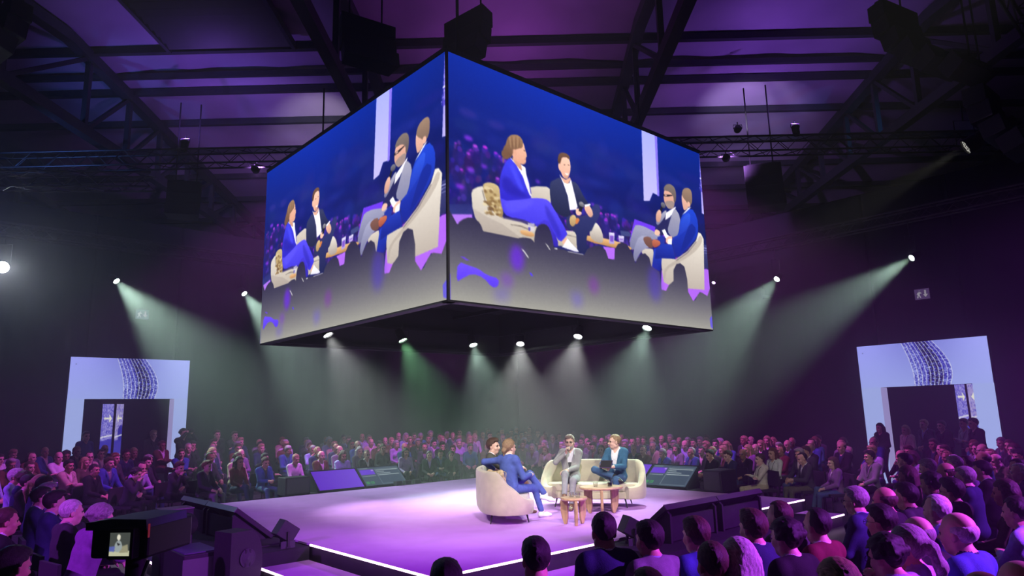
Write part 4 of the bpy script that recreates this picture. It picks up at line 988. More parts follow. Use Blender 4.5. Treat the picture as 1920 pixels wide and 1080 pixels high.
# waistcoat and beard of the speaker
f = POSES['man_grey']
vF = Field(); vF.ell(f.T(0,.012,.20), (.142,.116,.17), f.Rt, .03); vF.cut(lambda P: ((P-f.P0)@f.Rt)[:,2]-.40+0*P[:,0] if False else (.36+.6*np.abs(((P-f.P0)@f.Rt)[:,0])-((P-f.P0)@f.Rt)[:,2])); v_, q2 = vF.mesh(.008)
m_ = np_mesh('waistcoat', v_, q2, None, True); m_.materials.append(CLOTH['dark vest']); link(bpy.data.objects.new('waistcoat', m_), pg)
bF = Field(); bF.ell((0,.036,-.072), (.056,.056,.046), None, .02); bF.ell((0,.056,-.092), (.034,.032,.026), None, .02); bF.cut(lambda P: np.where((P[:,2] > -.066)&(np.abs(P[:,0]) < .022)&(P[:,2] < -.045), -.01, .01)); bF.cut(lambda P: -.048-P[:,2]+0*P[:,0]); bF.cut(lambda P: P[:,1]+.01 if False else np.where(P[:,1] < .0, -.01, .01))
v_, q2 = bF.mesh(.006); m_ = np_mesh('beard', v_, q2, None, True); m_.materials.append(HAIRC['grey']); o = link(bpy.data.objects.new('beard', m_), pg); M4 = (Matrix(f.RH.tolist())*HEAD_S).to_4x4(); M4.translation = Vector(f.hc); o.matrix_local = M4
def to_world(pobj, p): return t_mat(pobj.location, pobj.rotation_euler.z) @ Vector(p)
# microphone in the speaker's hand, tablet in the other's
d_, n_ = f.hd[1]; hp = f.wr[1] + d_*.085 + vn(n_)*.028
mouth = f.hc + f.RH@np.array([0, .135, -.075])
ax = vn(mouth-hp); micL = empty('microphone', to_world(pg, hp-ax*.10)); tag(micL, 'black hand microphone held by the speaker in grey tweed', 'microphone')
axw = (Matrix.Rotation(pg.rotation_euler.z, 3, 'Z') @ Vector(ax)); micL.rotation_euler = axw.to_track_quat('Z', 'Y').to_euler()
MB().lathe([(.010,0),(.012,.08),(.017,.155),(.017,.16)], 14).build('handle', M_black, micL, smooth=True)
MB().lathe([(.017,.16),(.025,.175),(.027,.195),(.022,.215),(.008,.226)], 14).build('grille', mat('mic_grille', (.25,.25,.26), .4, metal=.8), micL, smooth=True)
f2 = POSES['man_blue']; hp = f2.wr[1] + f2.hd[1][0]*.10 + np.array([-.07,.01,.02])
tb = empty('tablet', to_world(pb, hp), pb.rotation_euler.z); tag(tb, 'dark purple tablet held by the person in petrol blue', 'tablet')
tb.rotation_euler = (math.radians(-50), 0, pb.rotation_euler.z); MB().box(-.11, .11, -.08, .08, -.006, .006).build('cover', mat('tablet_cover', (.05,.02,.10), .5), tb, bevel=.004); MB().box(-.10, .10, -.07, .07, .0062, .008).build('display', M_black, tb)
# ---------------------------------------------------------------- stage monitors
def paint_monitor(kind):
    cv = Canvas(110, 64); X = cv.x[None, :, None]; Y = cv.y[:, None, None]
    if kind == 0: cv.a[:] = np.array([106,46,214.])*(1-X) + np.array([122,66,232.])*X
    else:
        cv.a[:] = np.array([70,86,104.])*np.ones_like(X*Y)
        cv.poly([(.02,.12),(.36,.12),(.36,.40),(.02,.40)], (112,56,226)); cv.poly([(.30,.13),(.35,.13),(.35,.20),(.30,.20)], (190,160,245))
        cv.poly([(.03,.03),(.24,.03),(.24,.07),(.03,.07)], (130,146,150))
        for k in range(9): cv.poly([(.03+k*.036,.46),(.052+k*.036,.46),(.052+k*.036,.49),(.03+k*.036,.49)], (200,210,214))
        for (x0, x1, y) in ((.42,.96,.16),(.42,.60,.25),(.42,.74,.34),(.42,.94,.43)): cv.poly([(x0,y),(x1,y),(x1,y+.035),(x0,y+.035)], (176,190,194))
        for (a, b, c, d) in ((.40,.97,.10,.115),(.40,.97,.93,.945),(.40,.408,.10,.945),(.962,.97,.10,.945)): cv.poly([(a,c),(b,c),(b,d),(a,d)], (150,168,176))
        for k in range(5):
            if k == 2: cv.poly([(.115,.80),(.125,.80),(.125,.82),(.115,.82)], (70,230,90)); cv.poly([(.115,.86),(.125,.86),(.125,.88),(.115,.88)], (70,230,90)); continue
            x = .03+k*.04
            for (a, b, c, d) in ((0,.028,0,.02),(0,.007,0,.12),(.021,.028,0,.12),(0,.028,.10,.12)): cv.poly([(x+a,.78+c),(x+b,.78+c),(x+b,.78+d),(x+a,.78+d)], (70,230,90))
    return cv.grid()
M_mon = picture_mat('monitor_picture', .85)
mon_me = [picture_mesh('display', paint_monitor(k)) for k in (0, 1)]
for m_ in mon_me: m_.materials.append(M_mon)
def monitor_bank(org, rz, where):
    DW, DH, LEAN = 1.22, .70, math.radians(-52)
    for k in range(2):
        t = empty('stage_monitor', (0,0,0)); t.matrix_world = t_mat(org, rz) @ Matrix.Translation((k*(DW+.02), 0, 0))
        tag(t, ('purple' if k == 0 else 'slate text') + ' stage monitor ' + where, 'monitor', 'tilted stage monitors')
        tilt = Matrix.Rotation(LEAN, 4, 'X')
        d = bpy.data.objects.new('display', mon_me[k]); link(d, t); d.matrix_local = tilt @ Matrix.Translation((.025, -.002, .025)) @ Matrix.Diagonal((DW-.05, 1, DH-.05, 1))
        c = MB().box(0, DW, .0, .07, 0, DH).build('casing', M_plastic, t, bevel=.008); c.matrix_local = tilt
        e = MB().box(0, DW, -.004, .074, DH, DH+.012).build('top_edge', M_alu, t); e.matrix_local = tilt
        y1, z1 = DH*math.sin(-LEAN), DH*math.cos(LEAN); zb = org.z-.37
        for xa in (.06, DW-.10): MB().prism([(.10,-zb),(y1+.05,-zb),(y1+.05,z1-.12),(y1-.02,z1-.06)], xa, xa+.04, 'yz').build('stand', M_black, t)
        MB().box(.12, DW-.12, y1-.02, y1+.03, -zb+.02, z1-.16).build('back_cover', M_skirt, t)
monitor_bank(W(-1.0, 4.66, .42), ARENA_Z, 'beyond the stage on the drape portal side')
monitor_bank(W(4.36, .72, .42), ARENA_Z-math.pi/2, 'behind the facing sofa')
monitor_bank(W(-4.24, -.50, .42), ARENA_Z+math.pi/2, 'seen from behind at the black speaker column')
monitor_bank(W(1.50, -4.52, .42), ARENA_Z+math.pi, 'seen from behind the front row heads')

# ---------------------------------------------------------------- loudspeakers and small gear at the stage edge
M_cab = mat('speaker_cabinet', (.012,.012,.015), .6, bump=.2, bscale=120); M_grille = mat('speaker_grille', (.04,.035,.05), .5, bump=.5, bscale=250)
t = empty('speaker_column', W(-5.62, -.42, 0), ARENA_Z); tag(t, 'tall black box speaker beside the tilted monitor backs', 'speaker')
MB().box(-.20, .20, -.17, .17, 0, .92).build('cabinet', M_cab, t, bevel=.01); MB().box(-.18, .18, -.185, -.172, .05, .87).build('grille', M_grille, t); MB().box(-.12, .12, .172, .19, .60, .72).build('handle', M_black, t)
MB().box(-.205, .205, -.175, .175, .921, .935).build('top_plate', mat('lit_top_tone', (.22,.22,.20), .7), t)  # pale sheet puts the light on the column's top into its colour
t = empty('round_front_speaker', W(-5.25, -1.78, 0), ARENA_Z+.25); tag(t, 'low black front speaker with one rounded side at the step', 'speaker')
prof = [(-.21,.0),(.08,.0)] + [(.08+.16*math.sin(a), .36-.36*math.cos(a)+.0) for a in np.linspace(.15, math.pi-.05, 14)] + [(.08,.74),(-.21,.74)]
MB().prism(prof, -.17, .17).build('cabinet', M_cab, t, smooth=True)
MB().lathe([(.10,0),(.11,.012),(.085,.012),(.02,.03)], 20).build('driver_cone', M_grille, t).matrix_local = Matrix.Translation((.02,-.172,.42)) @ Matrix.Rotation(math.pi/2, 4, 'X')
MB().box(-.02, .0, -.19, -.171, .32, .52).box(.04, .06, -.19, -.171, .32, .52).build('driver_bars', M_black, t)
def floor_lamp_unit(loc, rz, tilt, label):
    t = empty('tilted_floor_lamp', loc, rz); tag(t, label, 'lamp', 'stage edge lamps')
    b = MB().box(-.13, .13, -.10, .10, -.10, .12).build('lamp_body', M_cab, t, bevel=.01); b.matrix_local = Matrix.Translation((0,0,.20)) @ Matrix.Rotation(tilt, 4, 'Y')
    g = MB().box(-.10, .10, -.108, -.1005, -.07, .09).build('lens_panel', M_grille, t); g.matrix_local = b.matrix_local
    MB().box(-.03, .03, -.12, .12, 0, .025).bar((-.0,-.115,.02), (0,-.115,.21), .03).bar((0,.115,.02), (0,.115,.21), .03).build('bracket', M_blackmetal, t)
    MB().tube([(.0,.1,.05),(-.1,.2,.012),(-.25,.22,.012),(-.35,.12,.012)], .009, 6).build('cable', M_black, t)
floor_lamp_unit(W(-4.45, -1.34, .372), ARENA_Z, .6, 'tilted square floor lamp at the stage corner above the step')
floor_lamp_unit(W(-1.25, -4.75, .372), ARENA_Z-.4, .5, 'tilted square floor lamp at the near monitor back')
t = empty('side_speaker', W(4.75, -2.35, .372), ARENA_Z); tag(t, 'boxy dark speaker between the far monitor and the person in jeans', 'speaker')
MB().box(-.30, .30, -.22, .22, 0, .44).build('cabinet', M_cab, t, bevel=.012); MB().box(-.315, -.30, -.19, .19, .04, .40).build('grille', M_grille, t)
t = empty('side_speaker', W(-1.45, 5.05, .372), ARENA_Z); tag(t, 'boxy dark speaker at the outer end of the far purple monitor', 'speaker')
MB().box(-.30, .30, -.22, .22, 0, .40).build('cabinet', M_cab, t, bevel=.012); MB().box(-.27, .27, -.235, -.22, .04, .36).build('grille', M_grille, t)
for k in range(3):
    t = empty('audio_box', W(1.05+k*.28, 4.52, STAGE_Z), ARENA_Z); tag(t, 'small silver rimmed box on the far stage edge, %s of three' % ('first','second','third')[k], 'box', 'silver boxes on the far stage edge')
    MB().box(-.09, .09, -.06, .06, 0, .10).build('case', M_black, t); 
    MB().box(-.095, -.08, -.068, -.06, 0, .11).box(.08, .095, -.068, -.06, 0, .11).box(-.095, .095, -.068, -.06, .095, .11).build('rim', M_alu, t)
# trolley-like cases below the monitor back
t = empty('equipment_case', W(-5.62, -1.15, 0), ARENA_Z); tag(t, 'low black equipment case between the speaker column and round speaker', 'case')
MB().box(-.22, .22, -.50, .30, 0, .50).build('case_body', M_cab, t, bevel=.012); MB().box(-.23, .23, -.51, -.495, .05, .45).build('edge_rail', M_alu, t)
MB().box(-.20, .20, -.46, .26, .501, .515).build('lid_panel', mat('violet_lid', (.07,.05,.14), .5), t)

# ---------------------------------------------------------------- broadcast camera in the front audience
t = empty('broadcast_camera', (-2.18, 4.12, .38), math.radians(-6)); t.scale = (.8,.8,.8); tag(t, 'broadcast camera under a violet rain hood with a lit viewfinder', 'camera')
M_hood = mat('violet_hood', (.07,.06,.16), .5, bump=.3, bscale=8)
MB().box(-.20, .22, -.22, .32, 1.20, 1.42).build('camera_body', M_plastic, t, bevel=.02)
MB().prism([(-.23,1.39),(-.23,1.44),(-.05,1.465),(.21,1.46),(.22,1.39)], -.24, .24).build('rain_hood', M_hood, t, smooth=True)
MB().tube([(0,.30,1.30),(0,.62,1.30)], .09, 18).build('lens', M_black, t, smooth=True)
MB().box(-.02, .165, -.30, -.22, 1.21, 1.41).build('viewfinder', M_plastic, t, bevel=.01)
cvf = Canvas(40, 36); cvf.a[:] = (70,74,70); cvf.poly([(0,.8),(1,.78),(1,1),(0,1)], (190,190,160)); cvf.poly([(.5,.62),(.9,.5),(.95,.85),(.5,.86)], (150,146,120)); cvf.poly([(.25,.5),(.40,.32),(.56,.36),(.66,.62),(.5,.85),(.25,.8)], (150,160,160), smooth=1); cvf.ell(.44,.2,.09,.13,(224,220,200)); cvf.poly([(0,.6),(.28,.58),(.25,.82),(0,.8)], (90,100,170)); cvf.poly([(.35,.42),(.55,.5),(.42,.56)], (40,40,44))
vme = picture_mesh('display', cvf.grid()); vme.materials.append(picture_mat('viewfinder_picture', 1.0)); o = link(bpy.data.objects.new('display', vme), t); o.location = (.0, -.302, 1.235); o.scale = (.145, 1, .15)
MB().tube([(0,0,1.20),(0,0,.85)], .07, 14).build('pan_head', M_black, t, smooth=True)
for a in (0.4, 2.5, 4.6): MB().tube([(0,0,.95),(.45*math.cos(a),.45*math.sin(a),-.475)], .02, 8).build('tripod_leg', M_blackmetal, t)
MB().tube([(.12,-.05,1.15),(.30,-.42,1.04)], .014, 8).build('pan_handle', M_blackmetal, t); MB().box(.222,.228,-.23,-.215,1.34,1.43).build('tally_lamp', mat('red_tally', (.4,.02,.03), .4, emit=(1,.08,.15), estr=.12), t)

# ---------------------------------------------------------------- exit signs
def exit_sign(loc, rz, label):
    t = empty('exit_sign', loc, rz); tag(t, label, 'sign', 'exit signs')
    MB().box(-.19, .19, 0, .04, 0, .30).build('sign_box', M_black, t)
    MB().box(-.18, .18, -.004, 0, .01, .29).build('sign_face', mat('exit_green', (.05,.18,.10), .5, emit=L(96,70,120), estr=.5), t)
    M_pic = mat('exit_white', (.8,.8,.8), .5, emit=(1,1,1), estr=.25)
    MB().prism([(-.13,.05),(-.10,.05),(-.085,.12),(-.06,.06),(-.03,.05),(-.06,.14),(-.045,.18),(-.02,.16),(-.01,.18),(-.05,.215),(-.10,.20),(-.13,.15),(-.11,.14),(-.095,.17)], -.008, -.004).lathe([(.022,0),(.022,.004)], 10, (-.055,-.008,.24)).build('running_figure', M_pic, t)
    MB().prism([(.06,.25),(.10,.25),(.10,.14),(.14,.14),(.08,.06),(.02,.14),(.06,.14)], -.008, -.004).build('arrow', M_pic, t)
exit_sign(W(11.75, -4.55, 4.85), ARENA_Z-math.pi/2, 'dim exit sign above the portal with standing guests'); exit_sign(W(-3.35, 11.75, 5.15), ARENA_Z, 'dim exit sign above the portal beside the flare lamp')

# ---------------------------------------------------------------- lamps with their own light
M_lens = {}
def aim_quat(d): return Vector(d).to_track_quat('-Z', 'Y')
def lamp(loc, aim, col, watts, cone, blend, label, lens=14.0, r=.10, body=.26, radius=.06, name='stage_lamp', group='stage lamps', hang=.45, pole=False):
    loc = Vector(loc); aim = Vector(aim); q = aim_quat(aim-loc)
    t = empty(name, loc); tag(t, label, 'lamp', group)
    c = empty('lamp_head', (0,0,0), 0, t) if False else None
    R4 = q.to_matrix().to_4x4()
    o = MB().lathe([(r*.75,body),(r*.95,body*.75),(r,.03),(r*1.06,0),(r*1.06,-.03),(r*.9,-.03),(r*.9,.01)], 18).build('lamp_can', M_blackmetal, t, smooth=True); o.matrix_local = R4
    key = tuple(round(x, 2) for x in col)+(lens,)
    if key not in M_lens: M_lens[key] = emission_mat('lens_%d' % len(M_lens), tuple(min(1, .35+.65*x) for x in col), lens, 'NONE')
    m = MB().lathe([(r*.86,.0),(r*.86,.008)], 18)
    can = o; o = m.build('lens', M_lens[key], can)
    rim = MB()
    for k in range(7):
        a = k*math.pi/3; rr = 0 if k == 6 else r*.52
        rim.tube([(rr*math.cos(a)+r*.24*math.cos(b), rr*math.sin(a)+r*.24*math.sin(b), -.003) for b in np.linspace(0, 2*math.pi, 9)], r*.03, 4, False)
    o = rim.build('lens_cells', M_blackmetal, can)
    MB().tube([(-r*1.2,0,0),(-r*1.2,0,hang*.6),(r*1.2,0,hang*.6),(r*1.2,0,0)], .012, 6).tube([(0,0,hang*.6),(0,0,hang)], .016, 6).build('yoke', M_blackmetal, t)
    if pole: MB().tube([(0,0,-r*1.2),(0,0,-loc.z+.02)], .03, 8).build('stand_pole', M_blackmetal, t); MB().box(-.35,.35,-.35,.35,-loc.z,-loc.z+.03).build('stand_base', M_blackmetal, t)
    ld = bpy.data.lights.new('spot', 'SPOT'); ld.energy = watts; ld.color = col; ld.spot_size = math.radians(cone); ld.spot_blend = blend; ld.shadow_soft_size = radius
    lo = bpy.data.objects.new('spot', ld); link(lo, t); lo.matrix_local = R4 @ Matrix.Translation((0,0,-.05))
    return t
SC = W(.0, .0, .6)
# side lamps above the portals, visible with their beams
lamp(W(-4.26, 11, 6.1), W(-1.0, 4.6, .4), GREENISH, 4200, 38, .8, 'round spotlight on the drape truss above the portal, first from the flare lamp', hang=1.0)
lamp(W(-.63, 11, 6.1), W(1.4, 4.8, .4), GREENISH, 3800, 38, .8, 'round spotlight nearest the screen edge with the seated woman', hang=1.0)
lamp(W(11, -.91, 5.93), W(3.0, 0, .4), GREENISH, 2300, 34, .8, 'round spotlight under the uplit column beside the cube', hang=1.0)
lamp(W(11, -4.66, 5.88), W(2.0, .5, .4), GREENISH, 3200, 28, .8, 'round spotlight on the drape truss above the exit sign', hang=1.0)
lamp(W(-6.9, 10.9, 6.15), (-1.0, 3.0, 1.6), (.8, .9, 1.0), 260, 80, 1.0, 'very bright lamp shining at the camera beside the portal', lens=90, r=.17, hang=1.0)
# lamps inside the hollow cube
for i, (u_, v_, c, au, av) in enumerate(((-2.0,2.44,(.92,.97,.95),-1.2,.6),(-.10,2.54,(.35,1,.45),.5,.9),(2.01,2.61,GREENISH,1.6,.8),(2.91,1.85,(.92,.97,.95),1.3,.3),(2.98,-.05,(.92,.97,.95),1.0,-.8),(3.11,-1.92,GREENISH,1.0,-2.2))):
    lamp(W(u_, v_, 3.82), W(au, av, .6), c, 950, 62, .9, 'round cell lamp inside the cube bottom, %s of six' % ('first from the steps side','second','third','fourth','fifth','sixth')[i], lens=22, r=.11, hang=.35, group='cube lamps')
# key lights for the talk, hung above the front audience
lamp((-5.0, 2.2, 8.36), (-.2, 11.7, 1.2), WHITE, 4200, 24, .6, 'profile spotlight above the front audience on the camera side', body=.5)
lamp((5.4, 2.2, 8.36), (1.3, 12.7, 1.2), WHITE, 4200, 24, .6, 'profile spotlight above the front audience under the steep truss', body=.5)
lamp((1.0, 2.2, 8.36), (-1.0, 13.4, .4), (.95,.80,1.0), 4600, 38, .7, 'wide lilac wash lamp above the front audience', body=.4)
# violet audience wash
for i, (p, a, c, pw_, cn) in enumerate((
    (W(-1.6, 3.05, 7.95), W(-6.4, 7.2, 1), MAGENTA, 4200, 40), (W(.2, 3.05, 7.95), W(-1.0, 8.2, 1), MAGENTA, 3800, 40), (W(2.0, 3.05, 7.95), W(4.6, 8.4, 1), MAGENTA, 3600, 40),
    (W(3.25, 2.0, 7.95), W(8.4, 4.0, 1), MAGENTA, 3600, 40), (W(3.25, .2, 7.95), W(8.2, -1.2, 1), MAGENTA, 4200, 40), (W(3.25, -1.6, 7.95), W(7.2, -6.6, 1), MAGENTA, 4200, 42),
    (W(-.5, -13.5, 4.2), W(-3.6, -7.5, .9), VIOLET, 7000, 42), (W(3, -13.0, 4.2), W(.5, -8.0, .9), VIOLET, 4200, 40), (W(9, -12, 4.6), W(5, -8, 1), VIOLET, 2200, 40),
    (W(-13, -3, 4.4), W(-7.5, -2.6, .9), VIOLET, 2600, 34), (W(-13, 4, 4.6), W(-7.2, 4, 1), VIOLET, 2400, 42))):
    lamp(p, a, c, pw_, cn, .7, 'violet wash lamp %s over the seating' % ('at the flare lamp end','above the lilac portal','near the back corner on the portal side','near the back corner on the guests side','above the guests portal','at the outer guests end','behind the front rows, nearest the camera','behind the front rows','behind the front rows, farthest out','behind the rows at the broadcast camera','behind the rows at the speaker column')[i], lens=.5, group='violet wash lamps', pole=i > 5, hang=.4 if i > 5 else -.50)
# purple light thrown on the roof
for i, (p, a, c, pw_, cn) in enumerate((((-9, 18, 9.75), (-9, 18.4, 12), (.32,.13,1.0), 360, 160), ((0, 18, 9.75), (0, 17.6, 12.3), (.55,.10,.80), 260, 160), ((8, 18, 9.75), (8, 18.4, 12), (.38,.13,1.0), 340, 160),
    ((-5.2, 18, 9.75), (-6.6, 22.5, 12.2), (.8,.8,.70), 700, 40), ((6.4, 18, 9.75), (8.2, 22.0, 12.2), (.75,.62,1.0), 900, 46), ((-14, 15.0, 7.95), (-12, 19, 10.4), (.10,.25,1.0), 520, 70), ((14, 18, 9.75), (12, 20, 10.3), (.05,.35,1.0), 300, 50), ((6, 18, 8.9), (9, 29, 11.0), (.5,.2,.9), 1100, 120), ((-7, 18, 8.9), (-9, 29, 11.0), (.5,.2,.9), 1100, 120))):
    lamp(p, a, c, pw_, cn, .9, 'roof wash lamp on the truss, %s' % ('left of the cube in front','over the cube','right of the cube in front','throwing pale streaks beside the cube','throwing pale streaks beyond the cube','blue at the flare lamp','blue at the far end','far behind the guests side','far behind the portal side')[i], lens=2, group='roof wash lamps', hang=.2)
# thin blue effect beam at the cube edge
lamp(W(10.9, -.48, 5.42), W(6, 6, 6.6), (.35,.45,1), 420, 16, .5, 'small blue beam lamp beside the cube', lens=40, r=.06); lamp(W(10.95, 1.22, 6.16), W(4, 0, 1), (.6,.2,1), 160, 40, .8, 'tiny violet lamp at the cube edge', lens=20, r=.06)
lamp((-14.8, 15.2, 7.35), (-8, 11, 3.5), (.10,.16,1.0), 420, 60, .9, 'blue wash lamp beside the flare lamp', lens=6, r=.09, hang=.2)
# added glowing strips for the light on the uplit columns at the roof ends
for x0, y0, z0, n, lab in ((11.35, 30.5, 7.9, 4, 'vertical row of glow patches for the light on the column beside the cube'), (18.3, 29.6, 8.3, 2, 'short vertical pair of glow patches for the lit column above the far spotlight')):
    t = empty('column_glow', (x0, y0, z0)); tag(t, lab, 'lamp', 'column glow strips')
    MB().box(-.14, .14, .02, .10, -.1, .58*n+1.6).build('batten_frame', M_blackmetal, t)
    for k in range(n): MB().box(-.10, .10, -.03, .02, k*.50, k*.50+(.62 if k == 0 and n > 2 else .36)-(.2 if k == 0 and n > 2 else 0)).build('lit_cell', emission_mat('column_glow_tone', L(245,240,205), 1.2), t)
# black loudspeaker arrays and moving lights hanging from the trusses
def line_array(loc, rz, n, label, tilt=.0, w_=.9):
    t = empty('hanging_speaker', loc, rz); tag(t, label, 'speaker', 'hanging speakers')
    for k in range(n):
        b = MB().prism([(-w_/2,-.20),(w_/2,-.20),(w_/2*.86,.20),(-w_/2*.86,.20)], -.17, .17, 'xy').build('speaker_box', M_cab, t, bevel=.01)
        b.matrix_local = Matrix.Translation((0, -.05*k*k*tilt, -k*.36)) @ Matrix.Rotation(-tilt*k*.10, 4, 'X')
    MB().tube([(-w_*.3,0,.17),(-w_*.3,0,2.6)], .02, 6).build('rigging_chain', M_blackmetal, t); MB().tube([(w_*.3,0,.17),(w_*.3,0,2.6)], .02, 6).build('rigging_chain', M_blackmetal, t)
    MB().box(-w_*.4, w_*.4, -.05, .05, .17, .24).build('fly_bar', M_blackmetal, t)
def place(px, py, D): d = pix0(px, py); return CAM + d*(D/d.y)
def pix0(px, py): return fw + rt*((px-960)/F_PX) - up*((py-540)/F_PX)
line_array((-2.95, 13.2, 10.1), .6, 3, 'hanging speaker cluster cut by the top edge above the cube near corner', 1, 1.2)
line_array((-.75, 13.0, 10.05), -.7, 3, 'second hanging speaker cluster cut by the top edge', 1, 1.1)
line_array((8.15, 13.2, 10.1), .5, 6, 'tall black speaker array hanging beside the steep truss', 1, 1.2)
line_array((-9.6, 12.0, 9.75), -.6, 3, 'black speaker cluster in the dark top corner', 1, 1.5)
line_array((9.3, 12.6, 7.9), .7, 4, 'black speaker array at the outer edge below the steep truss', 1, 1.0)
line_array((-9.2, 18.6, 8.6), .3, 3, 'dark speaker cluster below the long truss on the portal side', 1, .9)
line_array((7.2, 18.6, 8.7), -.3, 4, 'dark speaker cluster below the long truss on the guests side', 1, 1.0)
lamp((3.0, 2.2, 8.36), W(5.3, -3.6, .9), WHITE, 1500, 17, .8, 'added unseen spotlight that brightens the front row across the stage', body=.5)  # added unseen lamp, brightens the front row like spill from the stage
lamp((8.95, 12.7, 7.0), W(1, 5, .4), WHITE, 500, 18, .6, 'long black profile spotlight at the outer edge under the speaker array', lens=.6, r=.16, body=.9, hang=.9)
# ---------------------------------------------------------------- audience
pose('lap'); pose('thigh', lean=.06, hands=[(-.13,.36,.64),(.13,.36,.64)], head_yaw=.12)
pose('cross', lean=-.06, hands=[(.13,.22,.80,(-.75,-.1,-.6)),(-.13,.25,.77,(.75,-.1,-.6))], head_yaw=-.1, curl=.3)
pose('chin', lean=.22, hands=[(.03,.33,.72,(-.8,0,-.5)),(.06,.27,.985,(.4,.4,-.8))], head_pitch=.15, feet=[(-.12,.42,0),(.12,.46,0)])
pose('phone', lean=.05, head_pitch=.22, hands=[(-.06,.36,.72),(.06,.36,.72)], curl=.9)
pose('legs', lean=-.08, head_yaw=-.2, feet=[(-.10,.50,0),(.0,.62,.22,-.2,.3)], knees=[(-.1,.6,1),(-.1,.6,1)])
pose('fem', fem=1, lean=.02, head_yaw=.1, feet=[(-.06,.48,0),(.04,.56,.12,-.2,.2)], knees=[(-.1,.6,1),(-.1,.6,1)], vneck=.26)
pose('stand', stand=True, hands=[(-.05,.20,1.02),(.06,.21,1.0)], jacket=True)
pose('stand_cross', stand=True, hands=[(.13,.20,1.20,(-.75,-.1,-.6)),(-.13,.23,1.17,(.75,-.1,-.6))], curl=.3)
pose('stand_camera', stand=True, hands=[(-.07,.30,1.58,(-.7,0,-.7)),(.08,.30,1.60,(.7,0,-.7))], curl=1.0)
HT = {k: float(f.body[0][:, 2].max()) for k, f in POSES.items()}
POSE_W = {'lap': 'hands in lap', 'thigh': 'hands on thighs', 'cross': 'arms crossed', 'chin': 'chin on hand', 'phone': 'looking down', 'legs': 'legs crossed', 'fem': 'knees together', 'stand': 'standing', 'stand_cross': 'standing arms crossed', 'stand_camera': 'photographing'}
HAIR_W = {'short': 'short', 'part': 'parted', 'buzz': 'cropped', 'receding': 'receding', 'bald': 'bald head and', 'long': 'long', 'bob': 'bobbed', 'pony': 'ponytailed', 'bun': 'pinned', 'curly': 'curly'}
def face_to(x, y, tx, ty): return math.atan2(-(tx-x), ty-y)
USED = []
M_chair = mat('black_chair_fabric', (.018,.016,.022), .9); CH = {}
def chair(x, y, z, rz, label):
    if not CH:
        CH['seat'] = MB().box(-.23, .23, -.20, .24, .40, .45).mesh('seat'); CH['backrest'] = MB().box(-.22, .22, -.27, -.235, .50, .80).mesh('backrest')
        CH['leg'] = MB().tube([(0,0,0),(0,0,.40)], .012, 6).mesh('leg')
        CH['frame'] = MB().tube([(-.2,-.25,.38),(-.2,-.25,.52)], .012, 6).tube([(.2,-.25,.38),(.2,-.25,.52)], .012, 6).mesh('back_support')
        for k, m in CH.items(): m.materials.append(M_chair if k in ('seat','backrest') else M_blackmetal)
    t = empty('audience_chair', (x, y, z), rz); tag(t, label, 'chair', 'audience chairs')
    for n in ('seat', 'backrest'): link(bpy.data.objects.new(n, CH[n]), t)
    link(bpy.data.objects.new('back_support', CH['frame']), t)
    for a, b in ((-.2,-.22),(.2,-.22),(-.2,.2),(.2,.2)): o = link(bpy.data.objects.new('leg', CH['leg']), t); o.location = (a, b, 0)
ORD = ['zeroth','first','second','third','fourth','fifth','sixth','seventh','eighth','ninth','tenth','eleventh','twelfth','thirteenth','fourteenth','fifteenth','sixteenth','seventeenth','eighteenth','nineteenth','twentieth'] + ['twenty-'+o for o in ('first','second','third','fourth','fifth','sixth','seventh','eighth','ninth')] + ['thirtieth']
rnd = random.Random(21)
TOPS = ['white','light blue','black','navy','charcoal','grey','burgundy','cream','lilac','olive','teal']; COATS = ['navy','black','charcoal','grey','blue','brown','purple','beige']
def rand_look(r):
    k = r.random(); fem = k < .26
    d = dict(pn=r.choice(['fem','fem','lap','phone']) if fem else r.choice(['lap','thigh','cross','chin','phone','legs','lap','thigh']),
             hairk=r.choice(['long','bob','pony','bun','long']) if fem else r.choice(['short','part','buzz','receding','bald','short','bald','curly','part','receding']),
             hairc=r.choice(['brown','dark','blond','red','grey']) if fem else r.choice(['brown','dark','grey','white','brown','dark','grey','blond']),
             top=r.choice(TOPS), coat=r.choice(COATS+['navy','black']) if r.random() < .62 else None, legs=r.choice(['black','navy','denim','charcoal']), skin=r.choice([0,0,1,2,2,3]),
             glasses=r.random() < .28, lanyard=r.random() < .3)
    return d
def describe(d):
    c = d['coat']+' jacket' if d.get('coat') else d['top']+' top'
    h_ = HAIR_W[d['hairk']]+' '+d['hairc']+' hair' if d['hairk'] != 'bald' else 'balding '+d['hairc']+' hair'
    return c, h_
def seat_person(x, y, z, rz, d, label, scale, with_chair=False, group=None):
    k = dict(d); pn = k.pop('pn'); r = person(pn, (x, y, z), rz, label, scale=scale, group=group, **k); USED.append((x, y))
    if with_chair: chair(x, y, z, rz, 'black chair under the '+d['hairc']+' haired person '+label.split(', ')[-1])
    return r
def free(x, y, r=.50): return all((x-a)**2+(y-b)**2 > r*r for a, b in USED)
def pix(px, py):
    return (fw + rt*((px-960)/F_PX) - up*((py-540)/F_PX))
def on_z(px, py, z): d = pix(px, py); t = (z-HC)/d.z; return CAM+d*t
def on_axis(px, py, ax, val): d = pix(px, py); t = (val-(CAM-S).dot(ax))/d.dot(ax); return CAM+d*t
